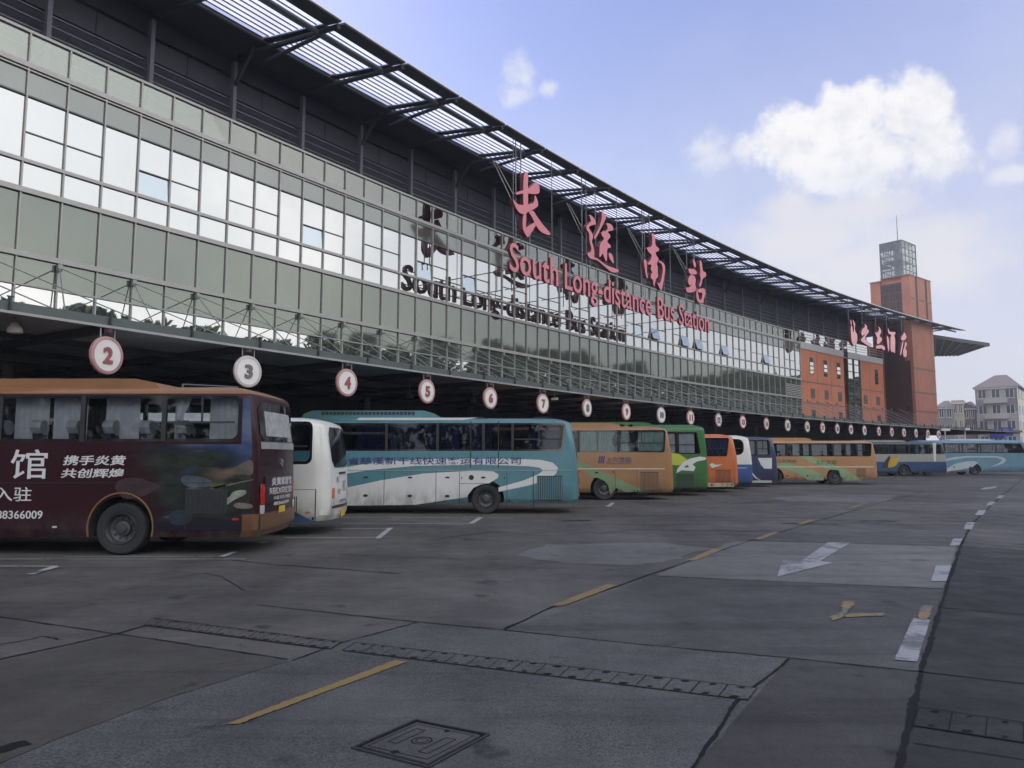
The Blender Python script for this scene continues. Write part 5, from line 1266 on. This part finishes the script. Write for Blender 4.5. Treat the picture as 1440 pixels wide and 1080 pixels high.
t, W_, Ht = house('large grey block of flats with hipped dark roof and stacked balconies at the right edge', 1371, 546, 1429, 150, radians(-40), 22, 3.2, 5, 3, balcony=True)
for a_, b_ in ((-.03, W_ * .3), (W_ * .72, W_ + .03)):
    m = MB(); m.box(a_, b_, -.03, -.005, Ht * .68, Ht - .4); m.build('dark_upper_render', M_aptd, t)
m = MB(); m.box(W_ + .07, W_ + .12, 0, 22, 0, Ht - .4); m.build('cream_side_render', mk('render_cream', (.5, .47, .42), .85, 0, .1, .3), t)
for f in range(5):
    for j in range(4):
        m = MB(); m.box(W_ + .13, W_ + .18, 2 + j * 5.2, 5 + j * 5.2, f * Ht / 5 + .9, f * Ht / 5 + 2.6); m.build('window', M_wdark, t)
house('small dark house with low roof directly right of the tower foot', 1318, 573, 1340, 150, radians(-34), 12, 1.6, 4, 2, mat=M_aptd)
house('narrow cream house with flat top between two dark ones near the tower foot', 1339, 566, 1354, 149, radians(-34), 10, 1, 4, 2, hip=False, mat=mk('render_tan', (.42, .36, .30), .85, 0, .1, .3))
house('dark brown house with pitched roof just left of the large grey block', 1354, 574, 1372, 152, radians(-34), 12, 1.6, 4, 2, mat=mk('render_brown', (.16, .13, .13), .85, 0, .15, .3))
def block_lettering(m, x0, x1, z0, z1, y): pass
x0, z0 = at(1404, 613, 110); x1, z1 = at(1424, 601, 110); t = thing('road_sign', ((x0 + x1) / 2, 110, 0), 'blue road direction sign on a pole in front of the grey block of flats', 'road sign'); hw_ = (x1 - x0) / 2
M_sb = mk('road_sign_blue', (.02, .06, .34), .4)
m = MB(); m.box(-hw_, hw_, -.06, 0, z0, z1); pn = m.build('panel', M_sb, t)
m = MB(); zc = (z0 + z1) / 2; m.box(-hw_ * .5, hw_ * .5, -.08, -.062, zc + .02, zc + .34); m.box(-hw_ * .42, hw_ * .42, -.08, -.062, zc - .34, zc - .14); m.build('sign_marks', mk('sign_mark', (.3, .36, .6), .5), pn)
m = MB(); m.tube((0, .1, 0), (0, .1, z1), .12, 10); m.build('pole', M_steel, t)
x0, z0 = at(1392, 617, 112); x1, z1 = at(1412, 610, 112); t = thing('road_sign', ((x0 + x1) / 2, 112, 0), 'lower blue sign board just left of and below the higher blue road sign', 'road sign'); hw_ = (x1 - x0) / 2
m = MB(); m.box(-hw_, hw_, -.06, 0, z0, z1); m.build('panel', mk('road_sign_navy', (.03, .045, .22), .4), t)
for x in (-hw_ * .7, hw_ * .7):
    m = MB(); m.tube((x, .08, 0), (x, .08, z1), .07, 8); m.build('post', M_steel, t)
for (u, v, Y, lab) in ((1329, 612, 84, 'white camera post beside the last bay signs'), (1357, 611, 88, 'white lamp post at the far end of the canopy')):
    x, z = at(u, v, Y); t = thing('lamp_post', (x, Y, 0), lab, 'lamp post')
    m = MB(); m.tube((0, 0, 0), (0, 0, z + .5), .07, 8); m.build('pole', M_wfr, t); m = MB(); m.box(-.55, .55, -.12, .12, z + .5, z + .75); m.build('lamp_head', M_white, t)
x, z = at(1372, 606, 118)
t = thing('boundary_wall', (92, 118, 0), 'low dark boundary wall running across the far end of the yard', 'wall')
m = MB(); m.box(-34, 70, 0, .3, 0, 2.6); w = m.build('wall_panel', M_aptd, t); m = MB(); m.box(-34.1, 70.1, -.08, .38, 2.6, 2.75); m.build('coping', M_cop, t)

# ------------------------------------------------------------------ belt of trees on the far side of the yard (seen mirrored in the glass) and an added unseen row
def tree_belt():
    rd = random.Random(11); mb = MB()
    for i in range(76):
        s = -25 + i * 3.3 + rd.uniform(-1.2, 1.2); dd = -52 + rd.uniform(-4, 3); 
        tab = ((-60, 15), (28, 17), (45, 18), (68, 19), (80, 20.3), (104, 22.3), (113, 21.3), (120, 19.6), (170, 19))
        for (q0, h0), (q1, h1) in zip(tab, tab[1:]):
            if q0 <= s <= q1: h = h0 + (h1 - h0) * (s - q0) / (q1 - q0)
        h += rd.uniform(-1.3, .7)
        if i > 55: h = rd.uniform(15, 19)
        a = heading(s * .6); x, y = plan(0, 0); hx, hy = sin(.62), cos(.62); x += s * hx - dd * cos(.62); y += s * hy + dd * sin(.62)
        if i > 55: x, y = 2 - (i - 56) * 4.3 + rd.uniform(-2, 2), -44 + rd.uniform(-3, 3)  # unseen rear row, added to darken coach windows and block low light
        mb.tube((x, y, 0), (x, y, h * .7), .2, 6, 1, r2=.07)
        for k in range(5):
            aa = rd.uniform(0, 6.28); mb.tube((x, y, h * rd.uniform(.25, .55)), (x + cos(aa) * 2, y + sin(aa) * 2, h * rd.uniform(.6, .85)), .07, 4, 1, r2=.03)
        for k in range(950):
            zf = rd.random() ** .8; ph = rd.uniform(0, 6.28); rr_ = rd.random() ** .45; wv = 4.3 * (1 + .25 * sin(ph * 3 + i)) * (1 - .7 * zf ** 4)
            p = Vector((x + wv * rr_ * cos(ph), y + wv * rr_ * sin(ph), .5 + (h - .5) * zf))
            e = rd.uniform(.3, .75); n1 = Vector((rd.gauss(0, 1), rd.gauss(0, 1), rd.gauss(0, 1))).normalized(); n2 = n1.orthogonal().normalized(); n3 = n1.cross(n2)
            mb.add([p + n2 * e, p + n3 * e * .6, p - n2 * e, p - n3 * e * .6], [(0, 1, 2, 3)], 0)
    o = mb.build('tree_belt', [mk('foliage', (.045, .075, .03), .7, 0, .4, .6), mk('bark', (.08, .06, .045), .9)], None, fix=False)
    tag(o, 'belt of dark green trees beyond the far edge of the yard, mirrored in the glass front, plus an added unseen row', 'trees', kind='stuff')
tree_belt()

# ------------------------------------------------------------------ air
def haze_box():
    m = MB(); m.box(-160, 260, -110, 260, -1, 45); me = m.build('haze', [], None)
    hm = bpy.data.materials.new('haze_air'); hm.use_nodes = True; n = hm.node_tree; n.nodes.remove(n.nodes['Principled BSDF'])
    v = n.nodes.new('ShaderNodeVolumePrincipled'); v.inputs['Color'].default_value = (.9, .93, 1, 1); v.inputs['Density'].default_value = HAZE; v.inputs['Anisotropy'].default_value = .2
    n.links.new(v.outputs[0], n.nodes['Material Output'].inputs['Volume']); me.data.materials.append(hm); me['kind'] = 'stuff'
HAZE = .0007
if HAZE: haze_box()
# ------------------------------------------------------------------ sky, sun, camera
SUN_AZ = atan2(-.80, .60); SUN_EL = radians(34)
S = Vector((sin(SUN_AZ) * cos(SUN_EL), cos(SUN_AZ) * cos(SUN_EL), sin(SUN_EL)))
sun = bpy.data.lights.new('sun', 'SUN'); sun.energy = 3.2; sun.angle = radians(.5); sun.color = (1, .94, .86)
so = bpy.data.objects.new('sun', sun); COL.objects.link(so); so.rotation_euler = S.to_track_quat('Z', 'Y').to_euler()
w = bpy.data.worlds.new('World'); sc.world = w; w.use_nodes = True; nt = w.node_tree; N = nt.nodes; L = nt.links
bg = N['Background']; bg.inputs['Strength'].default_value = .1
sk = N.new('ShaderNodeTexSky'); sk.sky_type = 'NISHITA'; sk.sun_disc = False; sk.sun_elevation = SUN_EL; sk.sun_rotation = SUN_AZ; sk.air_density = 1.0; sk.dust_density = 1.6; sk.ozone_density = 1.6; sk.altitude = 0
tc = N.new('ShaderNodeTexCoord'); sp = N.new('ShaderNodeSeparateXYZ'); L.new(tc.outputs['Generated'], sp.inputs[0])
def M(op, a, b=None, c=None):
    n = N.new('ShaderNodeMath'); n.operation = op
    for i, q in enumerate((a, b, c)):
        if q is None: continue
        if isinstance(q, (int, float)): n.inputs[i].default_value = q
        else: L.new(q, n.inputs[i])
    return n.outputs[0]
def MR(v, a, b, c0=0.0, d=1.0, smooth=True):
    n = N.new('ShaderNodeMapRange')
    if smooth: n.interpolation_type = 'SMOOTHSTEP'
    for k, q in zip(('From Min', 'From Max', 'To Min', 'To Max'), (a, b, c0, d)): n.inputs[k].default_value = q
    L.new(v, n.inputs['Value']); return n.outputs[0]
def MX(f, A, B, blend='MIX'):
    n = N.new('ShaderNodeMix'); n.data_type = 'RGBA'; n.blend_type = blend; n.clamp_factor = True
    for k, q in (('Factor', f), ('A', A), ('B', B)):
        if isinstance(q, (int, float)): n.inputs[k].default_value = q
        elif isinstance(q, tuple): n.inputs[k].default_value = (*q, 1)
        else: L.new(q, n.inputs[k])
    return n.outputs['Result']
def NZ(scale, det, ro, off=(0, 0, 0)):
    mp = N.new('ShaderNodeMapping'); mp.inputs['Location'].default_value = off; L.new(tc.outputs['Generated'], mp.inputs['Vector'])
    n = N.new('ShaderNodeTexNoise'); n.inputs['Scale'].default_value = scale; n.inputs['Detail'].default_value = det; n.inputs['Roughness'].default_value = ro; L.new(mp.outputs[0], n.inputs['Vector']); return n.outputs['Fac']
X_, Y_, Z_ = sp.outputs
az = M('ARCTAN2', X_, Y_); el = M('ARCSINE', Z_)
billow = NZ(18, 14, .60); fine = NZ(34, 8, .6, (3, 1, 2)); soft = NZ(5, 6, .55, (7, 2, 1))
def lobes(lst, nk, lo, hi):
    cur = None
    for (u, v, ru, rv) in lst:
        r = ray(u, v); a0 = atan2(r[0], r[1]); e0 = asin(r[2] / sqrt(r[0] ** 2 + r[1] ** 2 + r[2] ** 2)); ra = ru / FPX * (r[1] / sqrt(r[0] ** 2 + r[1] ** 2)); re = rv / FPX
        dx = M('DIVIDE', M('SUBTRACT', az, a0), ra); dy = M('DIVIDE', M('SUBTRACT', el, e0), re)
        val = M('SUBTRACT', 1.0, M('SQRT', M('ADD', M('MULTIPLY', dx, dx), M('MULTIPLY', dy, dy))))
        cur = val if cur is None else M('MAXIMUM', cur, val)
    return MR(M('ADD', cur, M('MULTIPLY', M('SUBTRACT', billow, .5), nk)), lo, hi)
main = lobes([(1112, 205, 64, 52), (1150, 185, 60, 40), (1200, 165, 70, 56), (1280, 160, 66, 56), (1314, 212, 62, 54), (1215, 222, 138, 52), (1120, 215, 76, 54)], 2.1, .06, .60)
small = lobes([(738, 112, 46, 40), (728, 130, 46, 24), (770, 122, 32, 20), (992, 212, 44, 34), (1000, 222, 50, 26), (1045, 210, 26, 22), (1418, 192, 34, 30), (1425, 245, 40, 14)], 2.6, .15, 1.0)
low = lobes([(1150, 335, 150, 60), (1250, 370, 220, 70), (1330, 375, 90, 50), (1110, 300, 60, 40), (1190, 300, 140, 30)], 1.3, .0, .75)
wisp = M('MULTIPLY', MR(soft, .45, .72), MR(el, .75, .15))
haze = MR(el, .62, .02)
back = MR(M('SUBTRACT', M('MULTIPLY', X_, .62), M('MULTIPLY', Y_, .78)), .0, .75)
c = MX(1.0, sk.outputs[0], (1.33, 1.26, 1.58), 'MULTIPLY')
c = MX(M('MULTIPLY', MR(az, -.1, .75), .5), c, (4.3, 4.85, 8.0))
c = MX(M('MULTIPLY', haze, .85), c, (5.7, 5.85, 6.3))
c = MX(M('MULTIPLY', wisp, .28), c, (5.9, 6.1, 7.4))
c = MX(M('MULTIPLY', low, .78), c, (6.4, 6.3, 6.6))
c = MX(M('MULTIPLY', small, .75), c, (6.6, 6.7, 7.3))
shade = MX(MR(M('ADD', fine, M('MULTIPLY', el, .9)), .55, .95), (6.2, 6.25, 6.7), (7.75, 7.65, 7.7))
base_f = MR(el, .255, .375, .30, 1.0)
c = MX(M('MULTIPLY', main, M('MULTIPLY', base_f, .97)), c, shade)
cl = MR(NZ(2.6, 8, .6, (1, 5, 3)), .38, .62)
c = MX(M('MULTIPLY', back, .85), c, MX(cl, (17.0, 17.2, 17.4), (22.5, 22.0, 21.2)))
L.new(c, bg.inputs['Color'])
cam = bpy.data.cameras.new('camera'); cam.sensor_width = 36; cam.lens = FPX / 1440 * 36; cam.clip_end = 3000; cam.clip_start = .1
co = bpy.data.objects.new('camera', cam); COL.objects.link(co); co.location = (0, 0, CAMZ); co.rotation_euler = (pi / 2 + PITCH, 0, 0); sc.camera = co
sc.view_settings.view_transform = 'Standard'; sc.view_settings.look = 'None'; sc.view_settings.exposure = 0.35; sc.view_settings.gamma = 1
sc.cycles.max_bounces = 8; sc.cycles.transparent_max_bounces = 16; sc.cycles.use_adaptive_sampling = True
